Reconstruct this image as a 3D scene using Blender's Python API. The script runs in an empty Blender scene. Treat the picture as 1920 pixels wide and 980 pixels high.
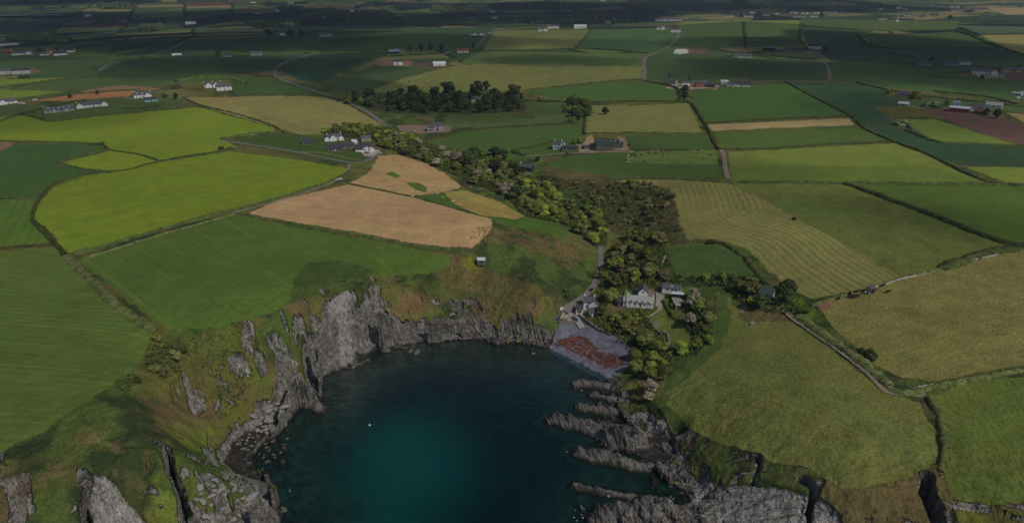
import bpy, math, random
import numpy as np
random.seed(7)
rng = np.random.default_rng(11)
scene = bpy.context.scene
COL = scene.collection

# ------------------------------------------------------------------ camera
CAM_H = 200.0
F_PX, CX, CY = 1297.0, 960.0, 490.0            # lens, in pixels of a 1920 px wide frame
PITCH = math.atan((CY + 40.0) / F_PX)          # the horizon lies just above the frame
cam_data = bpy.data.cameras.new("camera")
cam = bpy.data.objects.new("camera", cam_data)
COL.objects.link(cam)
cam_data.sensor_width = 36.0
cam_data.lens = 36.0 * F_PX / 1920.0
cam_data.clip_start = 1.0
cam_data.clip_end = 60000.0
cam.location = (0, 0, CAM_H)
cam.rotation_euler = (math.pi / 2 - PITCH, 0, 0)
scene.camera = cam

# ------------------------------------------------------------------ sky, sun, exposure
SUN_EL = math.radians(47)
SUN_AZ = math.radians(133)                     # clockwise from +Y (inland): over the right shoulder
sun_dir = np.array([math.sin(SUN_AZ) * math.cos(SUN_EL), math.cos(SUN_AZ) * math.cos(SUN_EL), math.sin(SUN_EL)])
world = bpy.data.worlds.new("World")
scene.world = world
world.use_nodes = True
wn = world.node_tree
wn.nodes.clear()
sky = wn.nodes.new("ShaderNodeTexSky")
sky.sky_type = 'NISHITA'
sky.sun_disc = False
sky.sun_elevation = SUN_EL
sky.sun_rotation = SUN_AZ
sky.dust_density = 1.0
bgn = wn.nodes.new("ShaderNodeBackground")
bgn.inputs[1].default_value = 0.065
won = wn.nodes.new("ShaderNodeOutputWorld")
wn.links.new(sky.outputs[0], bgn.inputs[0])
wn.links.new(bgn.outputs[0], won.inputs[0])
sl = bpy.data.lights.new("sun", 'SUN')
sl.energy = 3.2
sl.angle = math.radians(0.55)
sl.color = (1.0, 0.95, 0.87)
sun = bpy.data.objects.new("sun", sl)
COL.objects.link(sun)
sun.rotation_euler = (math.pi / 2 - SUN_EL, 0, math.pi - SUN_AZ)
vs = scene.view_settings
vs.view_transform = 'Standard'
vs.look = 'None'
vs.exposure = -0.86
vs.gamma = 1.0
vs.use_curve_mapping = False
scene.cycles.use_denoising = True
scene.cycles.max_bounces = 6
scene.cycles.diffuse_bounces = 2
scene.cycles.glossy_bounces = 2
scene.cycles.transparent_max_bounces = 24
scene.cycles.volume_bounces = 0
scene.cycles.caustics_reflective = False
scene.cycles.caustics_refractive = False

# ------------------------------------------------------------------ numeric helpers
def hash2(ix, iy, seed):
    h = (ix.astype(np.int64) * 374761393 + iy.astype(np.int64) * 668265263 + seed * 982451653) & 0xFFFFFFFF
    h = ((h ^ (h >> 13)) * 1274126177) & 0xFFFFFFFF
    h = (h ^ (h >> 16)) & 0xFFFFFF
    return h.astype(np.float64) / float(0xFFFFFF)

def vnoise(x, y, seed=0):
    x = np.asarray(x, float); y = np.asarray(y, float)
    ix = np.floor(x); iy = np.floor(y)
    fx = x - ix; fy = y - iy
    fx = fx * fx * (3 - 2 * fx); fy = fy * fy * (3 - 2 * fy)
    a = hash2(ix, iy, seed); b = hash2(ix + 1, iy, seed)
    c = hash2(ix, iy + 1, seed); d = hash2(ix + 1, iy + 1, seed)
    return (a * (1 - fx) + b * fx) * (1 - fy) + (c * (1 - fx) + d * fx) * fy

def fbm(x, y, octv=4, seed=0, gain=0.5):
    s = 0; a = 1.0; t = 0
    for o in range(octv):
        s = s + a * vnoise(x * 2 ** o + 17.3 * o, y * 2 ** o - 9.1 * o, seed + o * 7)
        t += a; a *= gain
    return s / t

def sstep(a, b, x):
    t = np.clip((x - a) / (b - a), 0, 1)
    return t * t * (3 - 2 * t)

def ray(u, v):
    u = np.asarray(u, float); v = np.asarray(v, float)
    cx = u - CX; cy = v - CY
    c, s = math.cos(PITCH), math.sin(PITCH)
    return np.stack([cx, F_PX * c - cy * s, -F_PX * s - cy * c], -1)

def unproj(u, v, h):
    d = ray(u, v)
    t = (np.asarray(h, float) - CAM_H) / np.minimum(d[..., 2], -1e-3)
    return d[..., 0] * t, d[..., 1] * t

def dist_poly(px, py, poly, closed=False):
    """distance from points to a polyline"""
    P = np.asarray(poly, float)
    n = len(P)
    best = np.full(px.shape, 1e18)
    for i in range(n if closed else n - 1):
        a = P[i]; b = P[(i + 1) % n]
        dx, dy = b - a
        L = dx * dx + dy * dy + 1e-12
        t = np.clip(((px - a[0]) * dx + (py - a[1]) * dy) / L, 0, 1)
        d = (px - a[0] - t * dx) ** 2 + (py - a[1] - t * dy) ** 2
        np.minimum(best, d, out=best)
    return np.sqrt(best)

def in_poly(px, py, poly):
    P = np.asarray(poly, float)
    res = np.zeros(px.shape, bool)
    bb = (px >= P[:, 0].min()) & (px <= P[:, 0].max()) & (py >= P[:, 1].min()) & (py <= P[:, 1].max())
    if not bb.any():
        return res
    x = px[bb]; y = py[bb]
    r = np.zeros(x.shape, bool)
    n = len(P); j = n - 1
    for i in range(n):
        xi, yi = P[i]; xj, yj = P[j]
        if yi != yj:
            c = ((yi > y) != (yj > y)) & (x < (xj - xi) * (y - yi) / (yj - yi) + xi)
            r ^= c
        j = i
    res[bb] = r
    return res

def densify(pts, step=12.0):
    out = []
    for a, b in zip(pts[:-1], pts[1:]):
        n = max(1, int(math.hypot(b[0] - a[0], b[1] - a[1]) / step))
        for k in range(n):
            t = k / n
            out.append((a[0] + (b[0] - a[0]) * t, a[1] + (b[1] - a[1]) * t))
    out.append(tuple(pts[-1]))
    return out

def smooth_line(pts, step=8.0, closed=False):
    """Catmull-Rom through the points"""
    P = [np.array(p, float) for p in pts]
    if len(P) < 3:
        return densify(pts, step)
    out = []
    n = len(P)
    for i in range(n if closed else n - 1):
        p1 = P[i]; p2 = P[(i + 1) % n]
        p0 = P[(i - 1) % n] if (closed or i > 0) else 2 * p1 - p2
        p3 = P[(i + 2) % n] if (closed or i + 2 < n) else 2 * p2 - p1
        m = max(1, int(np.linalg.norm(p2 - p1) / step))
        for k in range(m):
            t = k / m
            q = 0.5 * ((2 * p1) + (-p0 + p2) * t + (2 * p0 - 5 * p1 + 4 * p2 - p3) * t * t + (-p0 + 3 * p1 - 3 * p2 + p3) * t ** 3)
            out.append(tuple(q))
    if not closed:
        out.append(tuple(P[-1]))
    return out

def lin(c):
    c = np.array(c, float) / 255.0
    return np.where(c <= 0.04045, c / 12.92, ((c + 0.055) / 1.055) ** 2.4)
ALB = 1.85                                      # albedo of a colour as the sunlit photograph shows it
def alb(r, g, b):
    if g > r and g > b: g = g - .3 * max(0, g - r - 12); r = r + .42 * max(0, g - r - 14); b = b + 7
    return np.clip(lin((r, g, b)) * ALB, 0, 0.85)

# ------------------------------------------------------------------ the coast, traced and laid out on the ground
WATER = [(-500, 1420), (100, 1260), (330, 1130), (470, 1030), (520, 985), (512, 960), (515, 935), (500, 905), (490, 880), (470, 858), (480, 838), (520, 815),
         (535, 790), (552, 772), (560, 762), (598, 763), (602, 742), (600, 724), (612, 707), (640, 697), (660, 688), (680, 674), (706, 656),
         (745, 652), (784, 646), (853, 636), (912, 640), (930, 645), (993, 646), (1027, 654), (1060, 668), (1090, 683), (1115, 696), (1135, 706),
         (1148, 722), (1158, 745), (1162, 765), (1172, 785), (1195, 812), (1212, 835), (1228, 860), (1240, 885), (1252, 905), (1285, 925),
         (1292, 940), (1255, 952), (1215, 950), (1185, 962), (1165, 990), (1200, 1040), (1400, 1120), (1800, 1200), (2400, 1300)]
TOP = [(-500, 930, 42), (-100, 905, 40), (20, 893, 40), (130, 880, 39), (215, 880, 38), (290, 850, 37), (345, 850, 31), (385, 866, 20), (388, 815, 15),
       (380, 765, 19), (358, 712, 28), (328, 685, 35), (330, 650, 37), (400, 618, 38), (470, 600, 37), (540, 580, 36), (600, 562, 34), (650, 547, 33),
       (690, 540, 30), (714, 533, 27), (750, 536, 24), (800, 540, 21), (860, 546, 18), (930, 562, 15), (1000, 585, 12), (1032, 602, 8), (1060, 616, 4.0),
       (1092, 611, 3.6), (1130, 628, 3.4), (1170, 648, 3.6), (1186, 660, 4), (1182, 690, 4), (1200, 718, 5.5), (1222, 755, 7), (1250, 785, 8.5),
       (1300, 815, 10), (1318, 845, 10.5), (1345, 878, 12), (1400, 893, 17), (1470, 905, 21), (1545, 920, 25), (1640, 935, 28), (1720, 940, 29), (1780, 935, 30),
       (1860, 955, 31), (2000, 990, 32), (2500, 1050, 34)]
# cliff foot at some of those points: (index, height of the rock wall, metres of foreshore, width of the wall)
FOOT = [(0,12,0,14),(4,7,1,9),(7,5,1,8),(9,1.8,8,8),(12,1.8,10,8),(14,2.2,8,8),(15,4,3,9),(17,3.5,4,8),(18.6,4,4,8),(19.3,9,10,9),(19.8,18,15,9),(20.6,18,15,9),(21.2,10,10,8),(21.8,6,7,7),(23,4.5,8,6),(24,4,9,5),
        (25,5.5,7,4),(27,7,5.5,4),(28,6,5,4),(29,3,6,4),(30,.6,0,4),(33,.6,0,4),(34,1.8,3,6),(36,2.2,8,8),(38,2.6,9,9),(40,2.8,8,10),(44,4,3,9),(48,4,3,10),(53,8,1,14)]
wl = smooth_line(WATER, 14)
WL = np.stack(unproj([p[0] for p in wl], [p[1] for p in wl], 0.0), -1)
tl = []
for a, b in zip(TOP[:-1], TOP[1:]):
    for k in range(3):
        t = k / 3
        tl.append(tuple(a[i] + (b[i] - a[i]) * t for i in range(3)))
tl.append(TOP[-1])
TL = np.stack(unproj([p[0] for p in tl], [p[1] for p in tl], [p[2] for p in tl]), -1)
SEA_POLY = np.concatenate([WL, [[3000, -300], [3000, -6000], [-3000, -6000], [-3000, -200]]])
CLIFF_POLY = np.concatenate([WL, TL[::-1]])

CTRL = [(0,470,45),(150,480,42),(283,640,38.5),(0,850,41),(300,560,42),(550,480,38),(0,300,48),(300,300,46),(640,330,40),(500,200,50),(0,180,55),
 (250,160,58),(460,140,60),(150,100,65),(600,100,68),(700,64,74),(900,62,76),(1100,66,78),(330,70,68),(30,650,42),(150,700,41),(100,860,40),(230,770,40),
 (460,402,42),(700,400,42),(850,400,40),(900,460,38),(980,440,33),(900,500,27),(1000,520,26),(1060,440,25),(1100,520,13.5),(1125,480,17),
 (1060,590,5),(1090,590,5),(1020,560,18),(1120,440,20),(1060,380,24),(960,330,28),(850,300,32),(750,260,36),(900,200,45),(1100,200,50),
 (1135,280,45),(1000,290,38),(800,240,40),(700,500,31),(800,500,28),(950,540,19),
 (1195,575,12),(1250,560,15),(1200,500,22),(1240,620,8),(1290,640,12),(1330,600,19),(1300,480,30),(1200,400,28),(1250,380,36),(1300,350,42),
 (1210,680,5),(1240,700,8.5),(1275,760,11),(1350,830,15),(1380,570,25),(1450,560,30),(1600,560,38),(1900,480,45),(1350,700,19),(1500,750,31),(1700,720,38),(1920,700,43),(1600,900,30),(1750,850,34),
 (1900,880,35),(1500,450,42),(1700,380,48),(1900,320,52),(1350,300,46),(1500,200,58),(1700,200,58),(1900,200,60),(1300,100,72),
 (1500,100,75),(1800,100,75),(1400,46,88),(1600,58,84),(1900,58,84),(1150,620,4.5),(1110,600,7)]
cx_, cy_, ch_ = [], [], []
for u, v, h in CTRL + list(TOP[::1]):
    x, y = unproj(u, v, h)
    cx_.append(float(x)); cy_.append(float(y)); ch_.append(h)
for r, azd, h in [(2500,-30,42),(2500,-15,45),(2500,0,46),(2600,12,55),(2600,25,70),(2600,36,70),(3300,-38,14),(3300,-30,18),(3400,-20,38),(3400,-5,48),(3400,12,60),(3600,30,75),
                  (4600,-36,75),(4600,-18,70),(4600,0,75),(4600,20,85),(4600,36,90),(9000,-40,170),(9000,0,170),(9000,40,170),(14000,0,200),
                  (900,-85,60),(900,85,60),(300,-85,40),(300,85,38),(3000,-70,60),(3000,70,60),(120,-80,38),(120,80,34)]:
    cx_.append(r * math.sin(math.radians(azd))); cy_.append(r * math.cos(math.radians(azd))); ch_.append(h)
def warp(x, y):
    r = np.maximum(np.hypot(x, y), 60.0)
    return np.arctan2(x, y), np.log(r)
wa, wb = warp(np.array(cx_), np.array(cy_)); ch_ = np.array(ch_)
def tps(d2):
    return 0.5 * d2 * np.log(d2 + 1e-12)
n = len(wa)
D2 = (wa[:, None] - wa) ** 2 + (wb[:, None] - wb) ** 2
A = np.zeros((n + 3, n + 3))
A[:n, :n] = tps(D2) + np.eye(n) * 2e-4
A[:n, n] = 1; A[:n, n + 1] = wa; A[:n, n + 2] = wb
A[n, :n] = 1; A[n + 1, :n] = wa; A[n + 2, :n] = wb
sol = np.linalg.solve(A, np.concatenate([ch_, np.zeros(3)]))
def plateau(x, y):
    a, b = warp(x, y)
    s = sol[n] + sol[n + 1] * a + sol[n + 2] * b
    for i in range(n):
        s = s + sol[i] * tps((a - wa[i]) ** 2 + (b - wb[i]) ** 2)
    return s

# gullies: pixel line, height there, width, depth
GULLIES = [([(296, 828), (312, 838), (318, 862), (322, 885), (333, 915), (342, 945), (350, 990)], 36, 3.2, 20),
           ([(152, 892), (166, 905), (160, 935), (158, 960), (165, 1000)], 38, 3.4, 20),
           ([(262, 865), (250, 890), (246, 930), (262, 990)], 37, 3.5, 5),
           ([(345, 668), (362, 712), (392, 765), (430, 815), (455, 850)], 26, 16, 7),
           ([(45, 896), (40, 930), (30, 990)], 39, 5, 9),
           ([(1400, 858), (1421, 853), (1422, 875), (1412, 902)], 24, 2.0, 9),
           ([(1508, 898), (1526, 915), (1520, 945), (1512, 995)], 26, 3.0, 14),
           ([(1736, 895), (1740, 925), (1752, 955), (1768, 1000)], 28, 6.0, 24),
           ([(365, 706), (355, 735)], 32, 5, 8),
           ([(1265, 800), (1240, 830), (1215, 850)], 12, 5, 6)]
# reefs running out into the cove: waterline points, half width, height
REEFS = [([(1083, 720), (1110, 722), (1155, 728)], 5.0, 3.2), ([(1112, 742), (1140, 748), (1175, 758)], 4.0, 3.0),
         ([(1088, 764), (1112, 768), (1150, 774)], 4.2, 3.6), ([(1044, 788), (1090, 797), (1130, 805), (1200, 818)], 6.5, 4.2),
         ([(1150, 826), (1200, 836), (1260, 842)], 8.0, 8.0), ([(1090, 848), (1140, 862), (1185, 872), (1235, 874)], 5.0, 4.2),
         ([(1075, 912), (1110, 917), (1150, 925), (1210, 934)], 3.6, 1.9), ([(1130, 972), (1170, 962), (1240, 965), (1310, 975)], 8.0, 7.0),
         ([(575, 705), (588, 742), (604, 768)], 3.0, 3.0), ([(545, 722), (575, 748), (598, 766)], 4.0, 4.5), ([(662, 690), (690, 676)], 3.0, 1.5),
         ([(690, 650), (745, 652), (775, 650)], 3.0, 1.2), ([(450, 900), (480, 925), (515, 945)], 3, 3), ([(470, 930), (500, 955), (520, 975)], 4, 3)]
REE = []
for pts, w, h in REEFS:
    q = smooth_line(pts, 8)
    REE.append((np.stack(unproj([p[0] for p in q], [p[1] for p in q], 0.0), -1), w, h))

# bare rock, by place: polygon, height, tone (0 dark slate .. 1 pale), extra relief
ROCKS = [([(612,566),(640,552),(655,546),(664,560),(655,600),(658,640),(645,636),(628,606)], 24, 1.0, 0.35),
 ([(655,548),(690,540),(710,540),(708,575),(690,600),(694,640),(660,645),(655,600)], 22, .55, 1.0),
 ([(500,642),(520,636),(545,660),(590,704),(602,740),(600,766),(560,764),(520,745),(503,720),(512,690)], 12, .55, 1.0),
 ([(588,620),(606,635),(640,648),(664,664),(682,676),(645,700),(612,712),(590,720),(592,680)], 10, .5, 1.1),
 ([(780,612),(815,598),(870,596),(950,602),(1035,622),(1040,648),(1000,650),(930,650),(850,642),(790,650),(745,655),(690,662),(655,690),(650,655),(690,640),(730,630)], 6, .26, 1.1),
 ([(830,565),(880,560),(912,575),(905,592),(850,590)], 19, .2, 0.8), ([(955,596),(990,592),(1000,612),(950,606)], 13, .1, 0.9),
 ([(163,888),(205,893),(228,915),(255,945),(305,1010),(195,1010),(170,935)], 34, .86, 0.1),
 ([(-60,898),(48,893),(44,940),(20,1000),(-60,1000)], 35, .5, 1.0), ([(52,915),(84,930),(80,975),(55,960)], 35, .75, .5),


 ([(345,706),(376,704),(376,736),(352,736)], 30, .5, 1.0), ([(385,885),(440,878),(478,905),(520,940),(525,985),(470,1010),(330,1010),(345,950),(380,930)], 12, .55, 1.0),
 ([(430,800),(470,770),(505,750),(545,755),(552,775),(525,815),(480,838),(465,860),(440,835)], 3, .7, .6),
 ([(398,690),(470,650),(480,670),(420,700)], 28, .6, .6), ([(455,690),(480,665),(495,672),(490,700),(465,705)], 20, .7, .5),
 ([(640,596),(652,590),(660,630),(650,640)], 15, .9, .2),
 ([(1138,700),(1165,706),(1185,735),(1180,768),(1215,782),(1280,812),(1306,812),(1302,848),(1282,866),(1330,872),(1352,905),(1290,945),(1240,892),(1225,862),(1155,826),(1145,780),(1165,770),(1150,740)], 8, .45, 1.1),
 ([(1300,905),(1352,905),(1410,912),(1470,915),(1535,935),(1560,1010),(1160,1010),(1200,955),(1290,945)], 14, .85, .45),
 ([(1150,956),(1215,944),(1290,946),(1320,985),(1250,1010),(1140,1010)], 5, .35, 1.1),
 ([(1735,898),(1752,910),(1775,940),(1800,1010),(1738,1010)], 20, .15, 1.0), ([(1504,893),(1530,898),(1540,930),(1512,920)], 25, .7, .7),
 ([(1410,850),(1425,852),(1424,885),(1412,905)], 22, .3, .4)]

# ------------------------------------------------------------------ terrain grid (finer near the cove)
az = np.concatenate([np.radians(np.linspace(-88, -50.5, 60)), np.radians(np.linspace(-50, 50, 1330)), np.radians(np.linspace(50.5, 88, 60))])
th = np.concatenate([np.radians(np.linspace(82, 60.5, 40)), np.radians(np.linspace(60, 8, 980)), np.radians(np.linspace(7.96, 1.6, 240)), np.radians(np.linspace(1.55, 0.72, 40))])
rr = CAM_H / np.tan(th)
NR, NA = len(rr), len(az)
RG, AG = np.meshgrid(rr, az, indexing='ij')
GX = RG * np.sin(AG); GY = RG * np.cos(AG)
gx = GX.ravel(); gy = GY.ravel()
P = plateau(gx, gy)
near = (np.hypot(gx, gy) < 950)
def nearest_index(px, py, poly):
    best = np.full(px.shape, 1e18); bi = np.zeros(px.shape)
    for i in range(len(poly) - 1):
        a = poly[i]; b = poly[i + 1]; dx, dy = b - a
        t_ = np.clip(((px - a[0]) * dx + (py - a[1]) * dy) / (dx * dx + dy * dy + 1e-12), 0, 1)
        d = (px - a[0] - t_ * dx) ** 2 + (py - a[1] - t_ * dy) ** 2
        m = d < best
        best[m] = d[m]; bi[m] = (i + t_)[m]
    return np.sqrt(best), bi
warpx = gx + 2.4 * (fbm(gx / 8, gy / 8, 3, 3) - .5) * 2
warpy = gy + 2.4 * (fbm(gx / 8, gy / 8, 3, 91) - .5) * 2
wlx = gx + 3.2 * (fbm(gx / 9, gy / 9, 4, 33) - .5) * 2
wly = gy + 3.2 * (fbm(gx / 9, gy / 9, 4, 35) - .5) * 2
sea = in_poly(wlx, wly, SEA_POLY)
dW = np.full(gx.shape, 900.0); dT = np.full(gx.shape, 900.0)
WLS = np.stack(unproj([p[0] for p in WATER], [p[1] for p in WATER], 0.0), -1)
dW[near] = dist_poly(wlx[near], wly[near], WL)
def blur(a, r):
    g_ = a.reshape(NR, NA)
    for ax, k in ((0, r), (1, r * 2), (0, r), (1, r * 2)):
        c = np.cumsum(np.pad(g_, [(k + 1, k) if q == ax else (0, 0) for q in (0, 1)], mode='edge'), axis=ax)
        g_ = (np.take(c, np.arange(2 * k + 1, c.shape[ax]), axis=ax) - np.take(c, np.arange(0, c.shape[ax] - 2 * k - 1), axis=ax)) / (2 * k + 1)
    return g_.ravel()
_, wi = nearest_index(gx[near], gy[near], WLS)
fi_ = [f[0] for f in FOOT]
fhc = np.zeros(gx.shape); fw0 = np.zeros(gx.shape); fwc = np.ones(gx.shape)
fhc[near] = np.interp(wi, fi_, [f[1] for f in FOOT]); fw0[near] = np.interp(wi, fi_, [f[2] for f in FOOT]); fwc[near] = np.interp(wi, fi_, [f[3] for f in FOOT])
fhc = blur(fhc, 4); fw0 = blur(fw0, 4); fwc = blur(fwc, 4)
dT[near] = dist_poly(gx[near], gy[near], TL)
zone = in_poly(gx, gy, CLIFF_POLY) & ~sea & near
coast = sstep(60, 5, dT) * near
rough_base = fbm(gx / 25, gy / 25, 4, 21) - .5
H = P + 1.2 * (fbm(gx / 160, gy / 160, 3, 5) - .5) * sstep(300, 900, np.hypot(gx, gy))
H = H + 14.0 * (fbm(gx / 900, gy / 900, 3, 15) - .5) * sstep(1900, 3200, np.hypot(gx, gy))
t = dW / (dW + dT + 1e-6)
hc = np.minimum(fhc * (.6 + .8 * fbm(gx / 14, gy / 14, 3, 43)), P * .92)
wall = 2.1 * sstep(0, .5, dW / (fw0 + .8)) + np.maximum(hc - 2.1, .2) * sstep(0, 1, (dW - fw0) / fwc)
zc = wall + (P - hc) * (1 - (1 - t) ** 1.12) * sstep(0, 7, dW - fw0 * .85)
H = np.where(zone, np.where(P < 5, P * t ** .8 + .3, np.minimum(zc, P)), H)
H = np.maximum(H, 0.4)
# strata: ribs run down to the right; steeper on the left side of the cove
side = sstep(-20, 90, gx)
def rib_angle(a, b):
    p = np.stack(unproj([a[0], b[0]], [a[1], b[1]], 2.0), -1)
    return math.atan2(p[1, 1] - p[0, 1], p[1, 0] - p[0, 0])
ang = rib_angle((530, 690), (600, 766)) * (1 - side) + rib_angle((1044, 788), (1200, 820)) * side
sx = gx * np.cos(ang) + gy * np.sin(ang)
sy = -gx * np.sin(ang) + gy * np.cos(ang)
wob = 3.0 * (fbm(gx / 18, gy / 18, 3, 41) - .5)
def saw(q):
    f = q - np.floor(q)
    return np.where(f < .78, f / .78, (1 - f) / .22)
s1 = saw((sy + wob * 2.2) / 9.0 + .6 * vnoise(sx / 30, sy / 9, 4))
s2 = saw((sy + wob) / 3.3 + .8 * vnoise(sx / 12, sy / 3.3, 6))
blk = np.floor(vnoise(sx / 5.5, sy / 2.4, 8) * 5) / 5
HG = H.reshape(NR, NA)
def height(x, y):
    x = np.asarray(x, float); y = np.asarray(y, float)
    a = np.arctan2(x, y); thq = np.arctan2(CAM_H, np.maximum(np.hypot(x, y), 1e-6))
    i = np.clip(np.interp(-thq, -th, np.arange(NR)), 0, NR - 1.001)
    j = np.clip(np.interp(a, az, np.arange(NA)), 0, NA - 1.001)
    i0 = i.astype(int); j0 = j.astype(int)
    fi = i - i0; fj = j - j0
    return (HG[i0, j0] * (1 - fj) + HG[i0, j0 + 1] * fj) * (1 - fi) + (HG[i0 + 1, j0] * (1 - fj) + HG[i0 + 1, j0 + 1] * fj) * fi

def ground(pts, zmin=0.0):
    """where the sight line through each traced point meets the land: real x, y"""
    P_ = np.atleast_2d(np.asarray(pts, float))
    d = ray(P_[:, 0], P_[:, 1])
    d = d / np.linalg.norm(d, axis=1, keepdims=True)
    ts = np.geomspace(120, 16000, 500)
    X = d[:, 0:1] * ts; Y = d[:, 1:2] * ts; Z = CAM_H + d[:, 2:3] * ts
    G = np.maximum(height(X, Y), zmin)
    below = Z < G
    k = np.where(below.any(1), below.argmax(1), len(ts) - 1)
    lo = ts[np.maximum(k - 1, 0)]; hi = ts[k]
    for _ in range(14):
        m = (lo + hi) / 2
        z = CAM_H + d[:, 2] * m
        g = np.maximum(height(d[:, 0] * m, d[:, 1] * m), zmin)
        b = z < g
        hi = np.where(b, m, hi); lo = np.where(b, lo, m)
    return np.stack([d[:, 0] * hi, d[:, 1] * hi], -1)

GUL = []
for pts, h, w, d in GULLIES:
    q = smooth_line(pts, 8)
    GUL.append((ground(q), w, d))
# rock mask, tone and relief
rock = np.zeros(gx.shape); tone = np.full(gx.shape, .35); relief = np.zeros(gx.shape)
butt = np.zeros(gx.shape)
for poly, h, tn, rl in ROCKS:
    q = smooth_line(poly, 12, True)
    W = ground(q)
    bb = (gx > W[:, 0].min() - 12) & (gx < W[:, 0].max() + 12) & (gy > W[:, 1].min() - 12) & (gy < W[:, 1].max() + 12)
    idx = np.nonzero(bb)[0]
    if len(idx) == 0: continue
    ins = in_poly(warpx[idx], warpy[idx], W)
    d = dist_poly(warpx[idx], warpy[idx], W, True)
    sd = np.where(ins, d, -d)
    brk = fbm(sx[idx] / 14, sy[idx] / 6, 4, 45)
    if tn < .78: sd = np.minimum(sd + 7 * (brk - .5), (brk - (.44 if rl < 1.05 else .40)) * 34)
    m = sstep(-1.0, 1.5, sd)
    rock[idx] = np.maximum(rock[idx], m)
    tone[idx] = tone[idx] * (1 - m) + tn * m
    relief[idx] = np.maximum(relief[idx] * (1 - m), rl * sstep(-.5, 4, sd))
MOOR = ground([(722,526),(800,526),(812,600),(775,606),(750,600),(738,570)])
mm_ = in_poly(warpx, warpy, MOOR) & (H > 7.0 + 4 * fbm(gx / 6, gy / 6, 2, 175))
rock[mm_] = 0; relief[mm_] = 0
relz = 2.4 * (s1 - .5) + .9 * (s2 - .5) + 1.5 * (blk - .5) + 1.6 * (fbm(gx / 5, gy / 5, 4, 71) - .5)
gentle = sstep(1.0, 6.0, H)
shore = sstep(0.0, 7.0, dW)
H = np.where(sea, H, H + relief * relz * (0.25 + 0.75 * shore))
H = np.where(sea, H, H - relief * .9 * shore)
H = np.where(sea, H, H + rock * (1.3 * (fbm(gx / 1.6, gy / 1.6, 3, 73) - .5) + 1.5 * np.abs(vnoise(sx / 6, sy / 1.5, 74) - .5)))
# uneven heath and grass slopes on the coast
heath = np.where(zone, 1.0, coast) * (1 - rock)
H = np.where(sea, H, H + heath * shore * (4.6 * (fbm(gx / 15, gy / 15, 4, 51) - .5) * zone * sstep(3, 9, H) + 1.5 * (fbm(gx / 4, gy / 4, 3, 53) - .5)) * sstep(3, 9, P))
# sea bed
bed = -np.minimum(14.0, 0.35 + 0.085 * dW ** 1.12) + 2.6 * (fbm(gx / 5, gy / 5, 4, 81) - .55) * sstep(45, 4, dW) + .8 * (s2 - .5) * sstep(30, 3, dW)
H = np.where(sea, np.minimum(bed, 0.35), np.maximum(H, 0.25))
SHELVES = [([(1100,712),(1150,716),(1175,760),(1200,800),(1235,830),(1262,870),(1240,884),(1190,876),(1120,862),(1095,845),(1130,828),(1090,806),(1075,790),(1120,778),(1100,762),(1120,745),(1092,728)], -.1, 2.8),
 ([(1180,870),(1250,872),(1290,920),(1290,940),(1240,936),(1200,905)], -.6, 2.6), ([(1080,905),(1150,915),(1220,935),(1160,950),(1090,925)], -.7, 1.8), ([(1100,960),(1180,950),(1200,1000),(1100,1010)], -.4, 2.6),
 ([(470,840),(520,815),(560,775),(620,765),(600,800),(570,850),(560,900),(560,960),(520,985),(495,930),(485,880)], -1.1, 2.6), ([(600,720),(650,695),(700,668),(720,690),(650,740),(610,770)], -1.0, 2.2),
 ([(690,660),(780,650),(860,642),(950,650),(1030,660),(1030,680),(900,672),(800,672),(700,690)], -.9, 1.9), ([(1090,690),(1135,706),(1120,720),(1080,700)], -.9, 1.2)]
for poly, z0, amp_ in SHELVES:
    q = smooth_line(poly, 12, True)
    W = np.stack(unproj([p[0] for p in q], [p[1] for p in q], 0.0), -1)
    idx = np.nonzero((gx > W[:, 0].min() - 10) & (gx < W[:, 0].max() + 10) & (gy > W[:, 1].min() - 10) & (gy < W[:, 1].max() + 10) & sea)[0]
    d = dist_poly(warpx[idx], warpy[idx], W, True) * np.where(in_poly(warpx[idx], warpy[idx], W), 1, -1)
    k_ = sstep(-4, 5, d)
    zz = z0 + amp_ * 2 * (fbm(sx[idx] / 9, sy[idx] / 2.6, 5, 85) - .5) + .9 * (fbm(gx[idx] / 1.8, gy[idx] / 1.8, 3, 86) - .5)
    H[idx] = np.where(k_ > 0, H[idx] * (1 - k_) + zz * k_, H[idx]); rock[idx] = 1; tone[idx] = .3
for L, w, hh in REE:
    bb = (gx > L[:, 0].min() - 25) & (gx < L[:, 0].max() + 25) & (gy > L[:, 1].min() - 25) & (gy < L[:, 1].max() + 25)
    idx = np.nonzero(bb)[0]
    d = dist_poly(warpx[idx] * .5 + gx[idx] * .5, warpy[idx] * .5 + gy[idx] * .5, L)
    top = hh * (0.25 + 1.1 * fbm(sx[idx] / 9, sy[idx] / 3.5, 4, 83) + .25 * (s2[idx] - .5))
    zz = top - (hh + 2.5) * (d / w / (1.1 + .7 * vnoise(gx[idx] / 7, gy[idx] / 7, 87))) ** 1.25
    hold = H[idx]
    H[idx] = np.maximum(hold, zz)
    up = zz > hold
    r_ = rock[idx]; r_[up] = 1; rock[idx] = r_
    t_ = tone[idx]; t_[up] = .3; tone[idx] = t_
for L, w, dep in GUL:
    bb = (gx > L[:, 0].min() - w * 3) & (gx < L[:, 0].max() + w * 3) & (gy > L[:, 1].min() - w * 3) & (gy < L[:, 1].max() + w * 3)
    idx = np.nonzero(bb)[0]
    d = dist_poly(warpx[idx] * .35 + gx[idx] * .65, warpy[idx] * .35 + gy[idx] * .65, L)
    cut = dep * sstep(w * (.5 if dep > 8 else 2), w * (.28 if dep > 8 else .12), d) * (.5 + .5 * fbm(gx[idx] / 9, gy[idx] / 9, 2, 89) * 1.6)
    H[idx] = np.where(H[idx] > 1, np.maximum(H[idx] - cut, 0.3), H[idx])
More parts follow.
